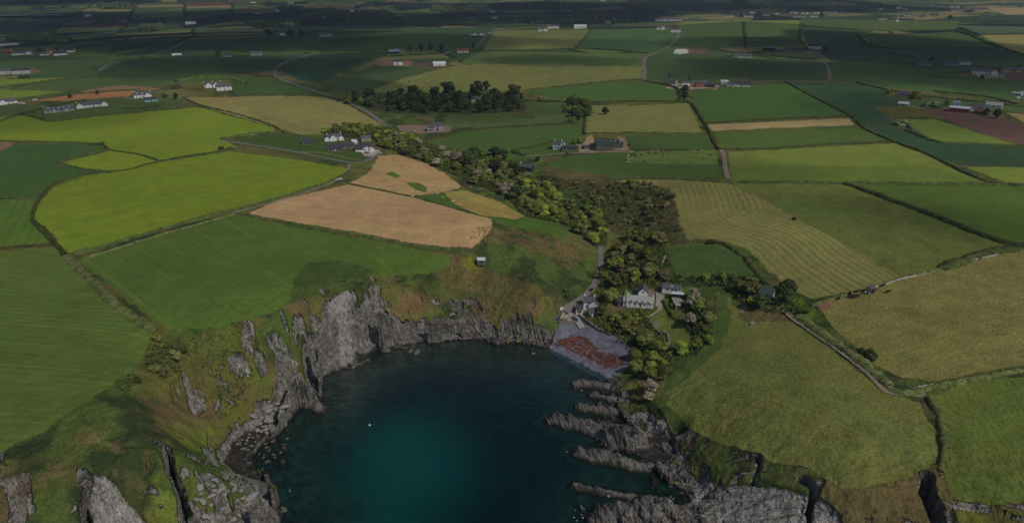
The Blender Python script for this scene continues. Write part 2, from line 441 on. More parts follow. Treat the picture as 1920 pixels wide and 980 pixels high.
HG = H.reshape(NR, NA)
# slope
Hr = np.gradient(HG, axis=0) / np.maximum(np.gradient(RG, axis=0), 1e-6)
Ha = np.gradient(HG, axis=1) / np.maximum(np.gradient(AG, axis=1) * RG, 1e-6)
slope = np.hypot(Hr, Ha).ravel()
steep = sstep(1.7, 2.5, slope + .5 * (fbm(gx / 6, gy / 6, 3, 61) - .5)) * near * sstep(1.5, 0, (~(zone | (coast > .3))).astype(float) * 2)
rock = np.maximum(rock, steep)
lowband = zone & (H < 3.2 + 2.5 * fbm(gx / 7, gy / 7, 3, 63)) & (P > 6)
rock = np.where(lowband | (sea & (dW < 60)), np.maximum(rock, .98), rock)
speck = ((fbm(gx / 3.5, gy / 3.5, 4, 65) > .665) & zone & (P > 9) & (t < .8)) | ((fbm(sx / 10, sy / 2.2, 4, 67) > .635) & (fbm(gx / 40, gy / 40, 3, 69) > .52) & (zone | (dT < 16)) & near & ~sea & (P > 14))
rock = np.where(speck, np.maximum(rock, .85), rock)
rk2 = rock.reshape(NR, NA); wallm = (slope.reshape(NR, NA) > 1.3) & near.reshape(NR, NA)
for _ in range(3):
    up_ = rk2.copy(); up_[1:] = np.maximum(up_[1:], rk2[:-1]); up_[:-1] = np.maximum(up_[:-1], rk2[1:])
    rk2 = np.where(wallm, up_, rk2)
jump = np.abs(np.diff(HG, axis=0)) > 2.6
jm = np.zeros((NR, NA), bool); jm[1:] |= jump; jm[:-1] |= jump
rk2 = np.where(jm & (zone | (coast > .3)).reshape(NR, NA) & near.reshape(NR, NA), 1.0, rk2)
rk2 = np.where(mm_.reshape(NR, NA), np.minimum(rk2, 0.9 * (fbm(sx / 6, sy / 2.5, 4, 171).reshape(NR, NA) > .6)), rk2)
rock = rk2.ravel()
tone = np.where(speck & (rock < .9), .7, tone)

gxr = np.gradient(HG, axis=0) / np.gradient(RG, axis=0); 
dirr = -Hr.ravel(); dira = -Ha.ravel(); dl = np.hypot(dirr, dira) + 1e-6
ca_, sa_ = np.cos(AG.ravel()), np.sin(AG.ravel())
ox = (dirr * sa_ + dira * ca_) / dl; oy = (dirr * ca_ - dira * sa_) / dl
zz_ = HG.ravel()
rel2 = 2.0 * (np.floor(vnoise(sx / 5 + zz_ / 14, sy / 3.2, 201) * 4) / 4 - .4) + 1.8 * (fbm(sx / 3.0, zz_ / 3.5 + sy / 3, 3, 203) - .5)
am2 = rock * sstep(.8, 1.8, slope) * (~sea) * near * sstep(.5, 2.5, zz_) * np.where(rock > .5, 1, 0) * (1 - .75 * sstep(.85, 1.0, tone))
DX = ox * rel2 * am2; DY = oy * rel2 * am2

def line(pts, step=10.0, smooth=True):
    return ground(smooth_line(pts, step) if smooth else densify(pts, step))

# ------------------------------------------------------------------ tagging, mesh helpers
def tag(o, label=None, cat=None, group=None, kind=None):
    if label: o["label"] = label
    if cat: o["category"] = cat
    if group: o["group"] = group
    if kind: o["kind"] = kind
    return o

def empty(name, loc, rz=0.0, s=1.0):
    o = bpy.data.objects.new(name, None)
    COL.objects.link(o)
    o.location = loc
    o.rotation_euler = (0, 0, rz)
    o.scale = (s, s, s)
    o.empty_display_size = 1.0
    return o

def copy_tree(o, parent=None):
    c = o.copy()
    COL.objects.link(c)
    c.parent = parent
    for ch in list(o.children):
        copy_tree(ch, c)
    return c

def np_mesh(name, verts, faces, mat, parent=None, smooth=False):
    """faces: (n,4) or (n,3) int array, or a list"""
    me = bpy.data.meshes.new(name)
    V = np.asarray(verts, np.float32)
    if isinstance(faces, np.ndarray):
        me.vertices.add(len(V)); me.vertices.foreach_set("co", V.ravel())
        k = faces.shape[1]
        me.loops.add(faces.size); me.loops.foreach_set("vertex_index", faces.astype(np.int32).ravel())
        me.polygons.add(len(faces))
        me.polygons.foreach_set("loop_start", np.arange(0, faces.size, k, dtype=np.int32))
        me.polygons.foreach_set("loop_total", np.full(len(faces), k, np.int32))
        me.update(calc_edges=True)
    else:
        me.from_pydata(V.tolist(), [], faces)
        me.update()
    if smooth:
        me.polygons.foreach_set("use_smooth", np.ones(len(me.polygons), bool))
    me.materials.append(mat)
    o = bpy.data.objects.new(name, me)
    COL.objects.link(o)
    if parent: o.parent = parent
    return o

class MB:
    def __init__(s): s.v = []; s.f = []
    def add(s, vs, fs):
        k = len(s.v); s.v += [tuple(p) for p in vs]; s.f += [tuple(i + k for i in f) for f in fs]
    def box(s, x0, x1, y0, y1, z0, z1):
        s.add([(x0,y0,z0),(x1,y0,z0),(x1,y1,z0),(x0,y1,z0),(x0,y0,z1),(x1,y0,z1),(x1,y1,z1),(x0,y1,z1)],
              [(0,3,2,1),(4,5,6,7),(0,1,5,4),(1,2,6,5),(2,3,7,6),(3,0,4,7)])
    def tube(s, pts, rad, n=6, caps=True):
        pts = [np.array(p, float) for p in pts]; k = len(s.v)
        for i, p in enumerate(pts):
            d = pts[min(i + 1, len(pts) - 1)] - pts[max(i - 1, 0)]; d /= np.linalg.norm(d) + 1e-9
            a = np.cross(d, (0, 0, 1)) if abs(d[2]) < .9 else np.cross(d, (0, 1, 0)); a /= np.linalg.norm(a); b = np.cross(d, a)
            r = rad[i] if hasattr(rad, '__len__') else rad
            for j in range(n):
                q = 2 * math.pi * j / n
                s.v.append(tuple(p + r * (math.cos(q) * a + math.sin(q) * b)))
        for i in range(len(pts) - 1):
            for j in range(n):
                s.f.append((k + i * n + j, k + i * n + (j + 1) % n, k + (i + 1) * n + (j + 1) % n, k + (i + 1) * n + j))
        if caps:
            s.f.append(tuple(k + j for j in range(n))[::-1]); s.f.append(tuple(k + (len(pts) - 1) * n + j for j in range(n)))
    def xf(s, fn):
        s.v = [fn(*p) for p in s.v]; return s
    def build(s, name, mat, parent=None, smooth=False):
        return np_mesh(name, s.v, s.f, mat, parent, smooth)

# ------------------------------------------------------------------ materials
def newmat(name):
    m = bpy.data.materials.new(name); m.use_nodes = True
    nt = m.node_tree; nt.nodes.clear()
    out = nt.nodes.new("ShaderNodeOutputMaterial")
    return m, nt, out

class G:
    """small node-graph helper"""
    def __init__(s, nt): s.nt = nt
    def n(s, t, **k):
        nd = s.nt.nodes.new(t)
        for a, b in k.items(): setattr(nd, a, b)
        return nd
    def link(s, a, b): s.nt.links.new(a, b)
    def set(s, sock, v):
        if isinstance(v, bpy.types.NodeSocket): s.link(v, sock)
        else: sock.default_value = v
    def math(s, op, a, b=0.0, clamp=False):
        nd = s.n("ShaderNodeMath", operation=op, use_clamp=clamp); s.set(nd.inputs[0], a); s.set(nd.inputs[1], b); return nd.outputs[0]
    def mix(s, f, a, b, blend='MIX'):
        nd = s.n("ShaderNodeMix", data_type='RGBA', blend_type=blend)
        s.set(nd.inputs[0], f)
        for sk, v in ((nd.inputs[6], a), (nd.inputs[7], b)):
            if isinstance(v, bpy.types.NodeSocket): s.link(v, sk)
            else: sk.default_value = (*[float(q) for q in v][:3], 1)
        return nd.outputs[2]
    def noise(s, vec, scale, detail=3, rough=.55, dist=0.0):
        nd = s.n("ShaderNodeTexNoise"); s.link(vec, nd.inputs["Vector"])
        nd.inputs["Scale"].default_value = scale; nd.inputs["Detail"].default_value = detail
        nd.inputs["Roughness"].default_value = rough; nd.inputs["Distortion"].default_value = dist
        return nd.outputs[0]
    def ramp(s, f, lo, hi):
        nd = s.n("ShaderNodeMapRange"); nd.interpolation_type = 'SMOOTHSTEP'
        s.set(nd.inputs[0], f); nd.inputs[1].default_value = lo; nd.inputs[2].default_value = hi
        return nd.outputs[0]
    def attr(s, name):
        nd = s.n("ShaderNodeAttribute"); nd.attribute_name = name; return nd
    def scale(s, vec, x, y, z, rz=0.0):
        nd = s.n("ShaderNodeMapping"); s.link(vec, nd.inputs[0]); nd.inputs["Scale"].default_value = (x, y, z); nd.inputs["Rotation"].default_value = (0, 0, rz)
        return nd.outputs[0]

def simple(name, col, rough=.8, var=.18, scale=1.5, spec=.3, metal=0.0):
    m, nt, out = newmat(name); g = G(nt)
    b = g.n("ShaderNodeBsdfPrincipled")
    tc = g.n("ShaderNodeTexCoord").outputs["Object"]
    nz = g.noise(tc, scale, 4, .6)
    c = np.array(col, float)
    cc = g.mix(nz, c * (1 - var), np.minimum(c * (1 + var), .9))
    nz2 = g.noise(tc, scale * .17, 3, .6)
    cc = g.mix(g.math('MULTIPLY', g.ramp(nz2, .45, .75), .5), cc, c * (1 - 1.6 * var))
    g.link(cc, b.inputs["Base Color"]); b.inputs["Roughness"].default_value = rough
    b.inputs["Specular IOR Level"].default_value = spec; b.inputs["Metallic"].default_value = metal
    g.link(b.outputs[0], out.inputs[0])
    return m

def foliage(name, c1, c2, scale=.5, trans=.25):
    m, nt, out = newmat(name); g = G(nt)
    tc = g.n("ShaderNodeTexCoord").outputs["Object"]
    oi = g.n("ShaderNodeObjectInfo")
    nz = g.noise(tc, scale, 3, .6)
    c1 = tuple(min(.6, q * 1.55) for q in c1); c2 = tuple(min(.6, q * 1.6) for q in c2)
    c = g.mix(g.ramp(nz, .35, .65), c1, c2)
    hsv = g.n("ShaderNodeHueSaturation")
    g.link(c, hsv.inputs["Color"])
    g.link(g.math('ADD', .482, g.math('MULTIPLY', oi.outputs["Random"], .03)), hsv.inputs["Hue"])
    g.link(g.math('ADD', .66, g.math('MULTIPLY', oi.outputs["Random"], .85)), hsv.inputs["Value"])
    d = g.n("ShaderNodeBsdfDiffuse"); tr = g.n("ShaderNodeBsdfTranslucent"); mx = g.n("ShaderNodeMixShader")
    g.link(hsv.outputs[0], d.inputs[0]); g.link(hsv.outputs[0], tr.inputs[0])
    mx.inputs[0].default_value = trans
    g.link(d.outputs[0], mx.inputs[1]); g.link(tr.outputs[0], mx.inputs[2]); g.link(mx.outputs[0], out.inputs[0])
    return m

M = {}
M['leaf_mid'] = foliage("leaf_mid", (.185, .21, .05), (.1, .125, .03))
M['leaf_light'] = foliage("leaf_light", (.27, .31, .06), (.16, .195, .035))
M['leaf_olive'] = foliage("leaf_olive", (.2, .195, .065), (.11, .115, .04))
M['leaf_dark'] = foliage("leaf_dark", (.075, .095, .035), (.04, .055, .02), trans=.2)
M['leaf_brown'] = foliage("leaf_brown", (.2, .175, .08), (.11, .1, .045))
M['leaf_yellow'] = foliage("leaf_yellow", (0.525, 0.450, 0.037), (0.250, 0.250, 0.037))
M['leaf_blossom'] = foliage("leaf_blossom", (0.325, 0.350, 0.200), (0.100, 0.138, 0.050))
M['leaf_twig'] = foliage("leaf_twig", (0.315, 0.273, 0.210), (0.189, 0.168, 0.105))
M['hedge'] = foliage("hedge_leaf", (0.093, 0.112, 0.036), (0.053, 0.068, 0.024), .25)
M['hedge_green'] = foliage("hedge_green", (0.112, 0.165, 0.038), (0.068, 0.105, 0.024), .25)
M['hedge_rough'] = foliage("hedge_rough", (0.165, 0.165, 0.068), (0.075, 0.098, 0.030), .3)
M['under_wood'] = foliage("under_wood", (.12, .14, .035), (.045, .06, .015), .35)
M['under_scrub'] = foliage("under_scrub", (.1, .095, .04), (.045, .05, .02), .3)
M['under_bracken'] = foliage("under_bracken", (.16, .15, .055), (.07, .085, .025), .12)
M['under_gorse'] = foliage("under_gorse", (.09, .115, .03), (.04, .055, .015), .12)
M['bark'] = simple("bark", (.07, .055, .04), .9)
M['white'] = simple("white_render", (.82, .82, .81), .8, .06, .6)
M['cream'] = simple("cream_render", (.55, .47, .30), .8, .08, .6)
M['grey_wall'] = simple("grey_render", (.42, .42, .42), .8, .1, .6)
M['stone'] = simple("stone_wall", (.2, .18, .155), .9, .4, 1.6)
M['dark_wood'] = simple("dark_boards", (.035, .035, .04), .8, .3, 1.0)
M['brick'] = simple("orange_brick", (.42, .18, .09), .85, .2, 1.5)
M['red'] = simple("red_sheet", (.28, .035, .03), .6, .2, .5)
M['turq'] = simple("turquoise_wall", (.3, .62, .5), .8, .08, .6)
M['slate'] = simple("slate_roof", (.115, .118, .135), .6, .22, 1.2)
M['slate_dark'] = simple("dark_slate_roof", (.06, .063, .078), .6, .25, 1.2)
M['slate_pale'] = simple("pale_slate_roof", (.44, .42, .41), .75, .16, 1.2)
M['metal_roof'] = simple("pale_metal_roof", (.68, .7, .76), .5, .12, .8)
M['blue_roof'] = simple("blue_metal_roof", (.22, .33, .44), .5, .12, .6)
M['green_roof'] = simple("green_metal_roof", (.055, .085, .07), .6, .15, .6)
M['red_roof'] = simple("red_tile_roof", (.24, .1, .08), .8, .2, 1.0)
M['concrete'] = simple("concrete", (.42, .39, .35), .9, .15, .6)
M['glass'] = simple("window_glass", (.02, .025, .035), .15, .2, 1, .6)
M['glass_pale'] = simple("rooflight", (.55, .62, .7), .3, .05)
M['door'] = simple("dark_door", (.06, .05, .05), .6)
M['brick_trim'] = simple("ridge_tile", (.3, .12, .08), .8, .2)
M['timber'] = simple("weathered_timber", (.36, .34, .3), .85, .25, 2)
M['pole'] = simple("pole_timber", (.22, .19, .16), .9)
M['wire'] = simple("pole_fittings", (.3, .3, .3), .5)
M['boat_white'] = simple("boat_white", (.75, .75, .76), .35, .05, .8, .5)
M['boat_blue'] = simple("boat_blue", (.02, .035, .2), .35, .1, .8, .5)
M['orange'] = simple("orange_paint", (.7, .28, .05), .4, .1)
M['car_dark'] = simple("car_dark", (.03, .03, .035), .25, .1, 1, .6)
M['car_red'] = simple("car_red", (.25, .02, .02), .25, .1, 1, .6)
M['car_silver'] = simple("car_silver", (.45, .47, .5), .3, .05, 1, .6, .3)
M['car_white'] = simple("car_white", (.75, .75, .76), .3, .05, 1, .6)
M['van'] = simple("van_grey", (.3, .36, .44), .4, .08, 1, .5)
M['blue_tarp'] = simple("blue_tarp", (.08, .3, .65), .5, .1)
M['rubber'] = simple("rubber", (.02, .02, .02), .8)
M['cow_black'] = simple("cow_black", (.022, .02, .02), .8, .3)
M['cow_brown'] = simple("cow_brown", (.14, .055, .03), .8, .3)
M['cow_tan'] = simple("cow_tan", (.55, .3, .14), .8, .2)
M['cow_cream'] = simple("cow_cream", (.62, .55, .45), .8, .12)
def piebald():
    m, nt, out = newmat("cow_piebald"); g = G(nt)
    tc = g.n("ShaderNodeTexCoord").outputs["Object"]
    f = g.ramp(g.noise(tc, 1.1, 1), .49, .51)
    b = g.n("ShaderNodeBsdfPrincipled"); b.inputs["Roughness"].default_value = .8
    g.link(g.mix(f, (.02, .02, .02), (.7, .68, .64)), b.inputs["Base Color"]); g.link(b.outputs[0], out.inputs[0])
    return m
M['cow_pied'] = piebald()
M['boulder'] = simple("boulder_rock", (.32, .305, .295), .85, .45, .8)
M['boulder_dark'] = simple("wet_boulder", (.13, .118, .1), .7, .4, .8)
M['boulder_white'] = simple("white_boulder", (.6, .58, .53), .85, .2, 1.2)
M['road'] = simple("road_tar", (.21, .195, .185), .9, .16, .25)
M['dirt'] = simple("dirt_track", (.3, .25, .18), .95, .25, .35)
M['gravel'] = simple("gravel_yard", (.36, .32, .28), .95, .2, .3)

# ------------------------------------------------------------------ ground colours: the fields
NV = gx.size
col = np.zeros((NV, 3)); col2 = np.zeros((NV, 3))
sc = np.zeros(NV); samp = np.zeros(NV); mott = np.ones(NV) * .5
infield = np.zeros(NV, bool)
rdist = np.hypot(gx, gy)
# heath and rough grass where nothing is farmed
n1 = fbm(gx / 34, gy / 34, 5, 101); n2 = fbm(gx / 11, gy / 11, 4, 103); n3 = fbm(gx / 70, gy / 70, 3, 105)
green_a = alb(66, 78, 30); green_b = alb(46, 56, 24); brown = alb(92, 79, 52); bright = alb(82, 92, 34); olive = alb(86, 80, 42)
c = green_a[None] * np.ones((NV, 1))
def blend(c, m, k): return c * (1 - m[:, None]) + k * m[:, None]
c = blend(c, sstep(.42, .6, n2), green_b)
c = blend(c, sstep(.5, .62, n1) * .75, olive)
c = blend(c, sstep(.52, .66, fbm(gx / 20, gy / 20, 5, 107)) * .7, brown)
c = blend(c, sstep(.55, .7, n3 * .5 + fbm(gx / 9, gy / 9, 3, 109) * .5) * .8, bright)
col[:] = c
mott[:] = 1.0
# distant patchwork of small fields
far = rdist > 1500
ca, sa = math.cos(.42), math.sin(.42)
fu = (gx * ca + gy * sa) / 230 + .35 * (fbm(gx / 500, gy / 500, 2, 111) - .5)
fv = (-gx * sa + gy * ca) / 150 + .5 * (fbm(gx / 400, gy / 400, 2, 113) - .5)
fv2 = fv + .5 * hash2(np.floor(fu), np.floor(fu) * 0, 5)
cellr = hash2(np.floor(fu), np.floor(fv2), 9)
pal = np.array([alb(62, 84, 36), alb(50, 74, 36), alb(78, 94, 40), alb(44, 66, 34), alb(96, 98, 52), alb(58, 80, 40), alb(86, 66, 52), alb(66, 86, 34), alb(118, 106, 66)])
pc = pal[np.minimum((cellr * len(pal)).astype(int), len(pal) - 1)]
edge = np.minimum(np.abs(fu - np.round(fu)) * 230, np.abs(fv2 - np.round(fv2)) * 150)
pc = np.where((edge < 7)[:, None], alb(34, 44, 24)[None], pc)
wood = fbm(gx / 260, gy / 420, 4, 117) > .60
pc = np.where((wood & (rdist > 1900))[:, None], alb(26, 36, 22)[None], pc)
fm = sstep(1100, 1300, rdist)
col = blend(col, fm, pc); mott = mott * (1 - fm) + .3 * fm

FIELDS = []
def field(poly, c, c2=None, amp=0.0, period=3.0, along=None, follow=None, mot=.5, smooth=False):
    FIELDS.append((poly, c, c2, amp, period, along, follow, mot, smooth))
# --- far and middle distance
field([(-80,106),(205,107),(190,130),(150,150),(60,142),(-80,145)], (52,80,32))
field([(-80,96),(110,97),(215,84),(210,105),(-80,105)], (70,92,34))
field([(200,108),(360,76),(500,70),(365,107)], (46,72,36))
field([(345,107),(600,99),(515,132),(430,140),(200,130),(235,112)], (50,74,36))
field([(220,131),(430,141),(515,148),(500,155),(330,142),(200,138)], (62,82,32))
field([(-80,150),(140,146),(0,165),(-80,167)], (96,108,34))
field([(0,166),(140,148),(330,142),(420,150),(330,158),(170,168),(60,170)], (64,82,34))
field([(-80,169),(118,171),(60,181),(0,188),(-80,188)], (94,110,34))
field([(45,189),(140,177),(250,170),(262,173),(240,181),(120,189)], (138,96,62), mot=.4)
field([(150,172),(212,161),(250,166),(230,170),(160,175)], (112,90,64))
field([(215,159),(290,165),(302,168),(255,170)], (116,94,66))
field([(285,171),(340,167),(392,178),(330,183)], (92,90,54))
field([(180,186),(260,182),(330,184),(345,198),(210,214),(95,226),(60,214),(120,195)], (66,84,32))
field([(-80,192),(60,196),(100,198),(0,222),(-80,226)], (68,82,36))
field([(425,140),(515,150),(600,172),(700,205),(610,182),(560,179),(440,178)], (54,82,30))
field([(515,128),(600,101),(735,97),(715,108),(600,155),(560,150)], (34,70,38))
field([(355,108),(500,72),(640,56),(930,52),(915,62),(885,92),(740,95),(600,98)], (52,76,34))
field([(605,158),(690,128),(720,112),(880,108),(830,122),(690,172),(640,178)], (58,74,36))
field([(690,172),(760,146),(860,121),(1205,125),(1203,149),(1100,157),(985,170),(930,168),(800,177),(740,178)], (98,100,46), mot=.9)
field([(858,120),(905,96),(1208,101),(1206,124)], (72,88,38))
field([(905,94),(1075,92),(1110,56),(930,57)], (96,98,46))
field([(1111,56),(1252,52),(1264,62),(1250,88),(1213,99),(1079,92)], (58,96,44))
field([(1210,105),(1270,101),(1398,109),(1402,148),(1320,152),(1210,150)], (56,78,34))
field([(1268,60),(1275,46),(1392,40),(1396,88),(1270,100),(1220,101)], (60,88,34))
field([(1394,42),(1500,47),(1502,70),(1506,86),(1398,90)], (68,84,36))
field([(1400,112),(1500,108),(1546,118),(1550,150),(1440,152),(1404,150)], (54,76,36))
field([(1505,50),(1640,59),(1610,66),(1640,90),(1900,94),(1900,108),(1740,119),(1560,115),(1512,82)], (48,76,40))
field([(1612,66),(1676,66),(1790,60),(1882,92),(1682,90),(1642,88)], (60,82,34))
field([(1555,121),(1700,121),(1760,138),(1920,152),(1990,160),(1990,196),(1750,173),(1620,160),(1560,152)], (54,88,34))
field([(1838,66),(1990,64),(1990,120),(1905,98)], (122,116,66))
field([(1795,48),(1990,52),(1990,62),(1838,64)], (66,92,50))
field([(1500,36),(1800,40),(1790,57),(1640,56),(1510,47)], (72,88,38))
field([(1850,15),(1990,14),(1990,28),(1885,28)], (138,122,84))
field([(1280,41),(1500,38),(1500,46),(1390,40),(1270,47)], (108,112,46))
field([(1270,89),(1330,88),(1325,101),(1265,101)], (90,76,64))
field([(985,171),(1060,163),(1150,154),(1210,152),(1262,165),(1272,190),(1100,191),(1040,186)], (56,94,32), mot=.35)
field([(985,192),(1060,188),(1060,215),(1000,218)], (66,84,34))
field([(840,218),(930,212),(1060,218),(1085,228),(960,237),(830,240)], (70,84,38))
field([(790,272),(850,252),(960,239),(1088,234),(1094,250),(1085,290),(1000,296),(960,300),(850,288)], (60,90,32))
field([(1103,198),(1290,194),(1316,249),(1097,249)], (108,108,58), (86,92,50), .5, 5, [(1110,215),(1300,213)])
field([(1300,172),(1440,156),(1470,154),(1535,186),(1600,218),(1330,231),(1305,205)], (54,92,30), mot=.35)
field([(1322,234),(1590,222),(1604,236),(1340,247)], (140,124,84), (118,104,68), .5, 4, [(1330,240),(1600,230)])
field([(1338,250),(1605,239),(1668,266),(1560,272),(1450,279),(1358,281)], (66,92,32))
field([(1172,254),(1322,252),(1340,279),(1175,281)], (56,84,32))
field([(1366,285),(1450,281),(1680,268),(1745,295),(1800,322),(1848,341),(1650,342),(1372,338)], (100,110,40), mot=.6)
field([(1366,310),(1740,312),(1848,341),(1650,342),(1372,338)], (88,104,34), mot=.6)
field([(1475,154),(1600,158),(1645,168),(1692,196),(1640,200),(1665,220),(1690,245),(1750,267),(1990,276),(1990,322),(1805,311),(1740,288),(1680,265),(1620,235),(1530,184)], (44,74,36), mot=.35)
field([(1637,200),(1725,201),(1745,220),(1680,221)], (82,80,32))
field([(1682,223),(1755,224),(1835,250),(1908,272),(1750,266),(1708,240)], (92,106,36))
field([(1690,178),(1800,190),(1920,202),(1920,212),(1800,202),(1700,196)], (64,86,38))
field([(1730,205),(1790,207),(1840,218),(1885,222),(1925,240),(1990,275),(1912,271),(1830,246)], (92,68,58), (74,56,50), .5, 4, [(1760,215),(1920,262)])
field([(1888,212),(1990,222),(1990,238),(1925,233)], (134,120,74))
field([(1022,308),(1060,294),(1172,284),(1175,306),(1345,308),(1350,333),(1160,333),(1080,322)], (62,92,32))
field([(1175,284),(1343,282),(1347,308),(1175,306)], (86,108,42), mot=1)
# --- left of the cove
field([(-80,225),(45,217),(95,229),(180,219),(370,201),(515,240),(515,248),(415,261),(445,276),(300,301),(205,279),(195,269),(0,264),(-80,263)], (100,115,26), (96,110,16), .35, 3, [(0,240),(500,235)], mot=.4)
field([(-80,262),(30,267),(0,284),(-80,290)], (108,86,66))
field([(-80,292),(0,286),(32,269),(185,272),(200,280),(108,302),(115,310),(205,323),(150,329),(95,346),(72,370),(-80,371)], (50,84,30), (60,92,34), .5, 5, [(0,320),(180,290)])
field([(112,306),(205,283),(258,291),(296,303),(245,318),(210,322),(130,312)], (104,118,26))
field([(-80,374),(68,375),(60,398),(60,415),(76,436),(95,455),(-80,466)], (64,96,26), (78,106,34), .5, 6, [(20,460),(60,380)])
field([(66,412),(66,398),(78,374),(100,352),(160,330),(280,308),(430,284),(560,300),(655,317),(632,333),(540,370),(440,394),(330,424),(200,462),(130,476),(104,446)], (98,112,24), (88,108,20), .55, 5, [(100,430),(640,318)], mot=.55)
field([(-80,474),(60,466),(100,464),(128,486),(190,548),(250,598),(280,622),(283,645),(262,680),(200,728),(110,790),(30,836),(-80,888)], (72,91,30), (86,98,42), .4, 4.0, [(0,560),(270,575)], mot=.55)
field([(150,488),(300,442),(440,404),(560,426),(700,453),(800,468),(846,480),(848,494),(820,512),(700,518),(640,520),(560,560),(480,597),(400,616),(330,621),(300,613),(240,562)], (66,91,28), (78,98,38), .3, 5.0, [(260,470),(440,600)], mot=.55)
field([(552,520),(580,492),(640,488),(700,505),(690,520),(640,524),(560,562),(540,574)], (58,76,28), mot=1.0)
field([(345,183),(560,180),(610,183),(650,196),(722,237),(640,240),(600,252),(560,252),(520,240),(375,198)], (124,114,66), (86,88,44), .75, 6.5, follow=[(345,185),(450,205),(600,252),(640,262)], mot=.4)
field([(432,262),(540,249),(620,262),(700,288),(680,304),(650,306),(560,289)], (56,76,26))
field([(462,402),(520,376),(655,346),(775,371),(925,412),(914,440),(900,458),(880,467),(800,461),(680,441),(560,421)], (154,126,90), (138,110,76), .4, 3, [(480,400),(900,440)], mot=.6)
field([(657,343),(690,326),(712,292),(745,290),(790,304),(830,323),(866,350),(840,359),(797,365),(772,367)], (148,122,84), (122,104,62), .35, 4, [(660,340),(860,352)], mot=.8)
field([(722,325),(736,322),(752,331),(740,334)], (66,92,28)); field([(762,342),(785,343),(802,352),(796,361),(780,356)], (66,92,28))
field([(780,369),(842,361),(870,354),(935,376),(1000,404),(1062,436),(1064,442),(1000,436),(930,414),(860,390)], (58,92,24), mot=.7)
field([(833,361),(872,357),(935,378),(984,405),(968,411),(900,403),(858,386)], (136,116,66), (110,108,46), .5, 4, [(840,365),(970,408)], mot=.9)
# --- right of the cove
field([(1150,338),(1230,336),(1265,345),(1250,352),(1200,350)], (120,112,66), mot=1)
field([(1232,338),(1290,337),(1330,342),(1372,346),(1430,373),(1560,445),(1690,519),(1600,546),(1530,560),(1502,553),(1442,508),(1402,468),(1345,450),(1292,450),(1277,425),(1267,380),(1257,355)], (116,110,62), (84,92,44), .7, 4.6, follow=[(1258,345),(1268,385),(1280,430),(1345,452),(1402,470),(1442,512),(1502,556),(1560,590)], mot=.6)
field([(1372,344),(1590,346),(1700,387),(1875,456),(1862,464),(1800,482),(1765,503),(1692,518),(1560,444),(1430,372)], (88,96,38), (78,88,34), .3, 5, [(1400,350),(1700,500)], mot=.9)
field([(1605,347),(1990,347),(1990,462),(1905,459),(1700,380)], (68,92,26), mot=.5)
field([(1812,313),(1990,314),(1990,345),(1885,342)], (104,116,38))
field([(1236,472),(1270,461),(1342,460),(1400,490),(1422,514),(1350,520),(1280,515),(1240,500)], (56,84,32), mot=.8)
field([(1530,568),(1600,549),(1700,521),(1780,503),(1870,470),(1990,462),(1990,680),(1880,690),(1745,716),(1692,710),(1640,680),(1560,612)], (110,104,58), (98,98,48), .4, 3, [(1560,600),(1900,500)], mot=1.0)
field([(1345,548),(1372,560),(1395,602),(1480,603),(1530,630),(1600,690),(1658,735),(1722,754),(1752,800),(1760,850),(1748,873),(1700,894),(1590,917),(1520,882),(1400,848),(1300,808),(1248,757),(1242,712),(1282,692),(1332,640),(1342,580)], (98,100,44), (88,98,40), .4, 3, [(1300,700),(1700,850)], mot=1.0)
field([(1345,548),(1365,560),(1372,600),(1352,650),(1300,700),(1262,730),(1248,755),(1242,712),(1282,690),(1330,640),(1341,580)], (72,88,34), mot=.9)
field([(1742,745),(1800,722),(1990,697),(1990,925),(1860,948),(1800,935),(1775,905),(1772,850),(1768,800)], (78,92,32), (94,94,44), .3, 3, [(1800,750),(1900,900)], mot=1.0)
# --- gardens and yards at the cove
field([(1222,590),(1252,596),(1292,622),(1300,645),(1268,652),(1245,628),(1222,608)], (92,98,38), mot=.7)
field([(1205,590),(1220,612),(1240,635),(1218,632),(1204,610)], (86,92,38))
YARDS = [([(1052,598),(1050,584),(1062,572),(1082,560),(1094,556),(1096,575),(1093,603),(1078,602)], (120,112,104)),
 ([(1232,548),(1242,548),(1247,574),(1238,580),(1231,575)], (126,118,108)), ([(1160,575),(1165,545),(1195,540),(1232,545),(1232,556),(1180,560)], (100,92,80)),
 ([(676,282),(708,280),(716,288),(704,294),(680,291)], (132,128,122)), ([(1100,258),(1110,252),(1112,278),(1100,280),(1092,272)], (132,116,88)),
 ([(1160,256),(1172,258),(1180,280),(1160,282)], (120,102,84)), ([(1080,270),(1110,275),(1180,276),(1180,284),(1085,285)], (128,116,92)),
 ([(742,236),(800,234),(848,238),(845,246),(790,250),(752,246)], (110,92,80)), ([(705,112),(775,115),(770,124),(705,123)], (110,86,68)),
 ([(780,117),(845,118),(835,128),(780,126)], (76,66,54)), ([(1250,158),(1350,160),(1345,168),(1250,166)], (128,112,98)),
 ([(1515,94),(1530,90),(1540,100),(1525,104)], (96,90,84)), ([(1828,140),(1880,142),(1885,148),(1835,146)], (110,105,98)),
 ([(1268,92),(1290,92),(1290,100),(1262,101)], (160,158,152)), ([(1530,568),(1556,562),(1560,576),(1540,585)], (112,88,68)),
 ([(1393,570),(1402,575),(1398,588),(1386,586)], (116,96,76)), ([(36,130),(62,128),(80,135),(40,140)], (96,80,66)), ([(1215,606),(1235,600),(1240,612),(1222,618)], (104,96,86))]
for p, c_ in YARDS: field(p, c_, mot=.5, smooth=True)

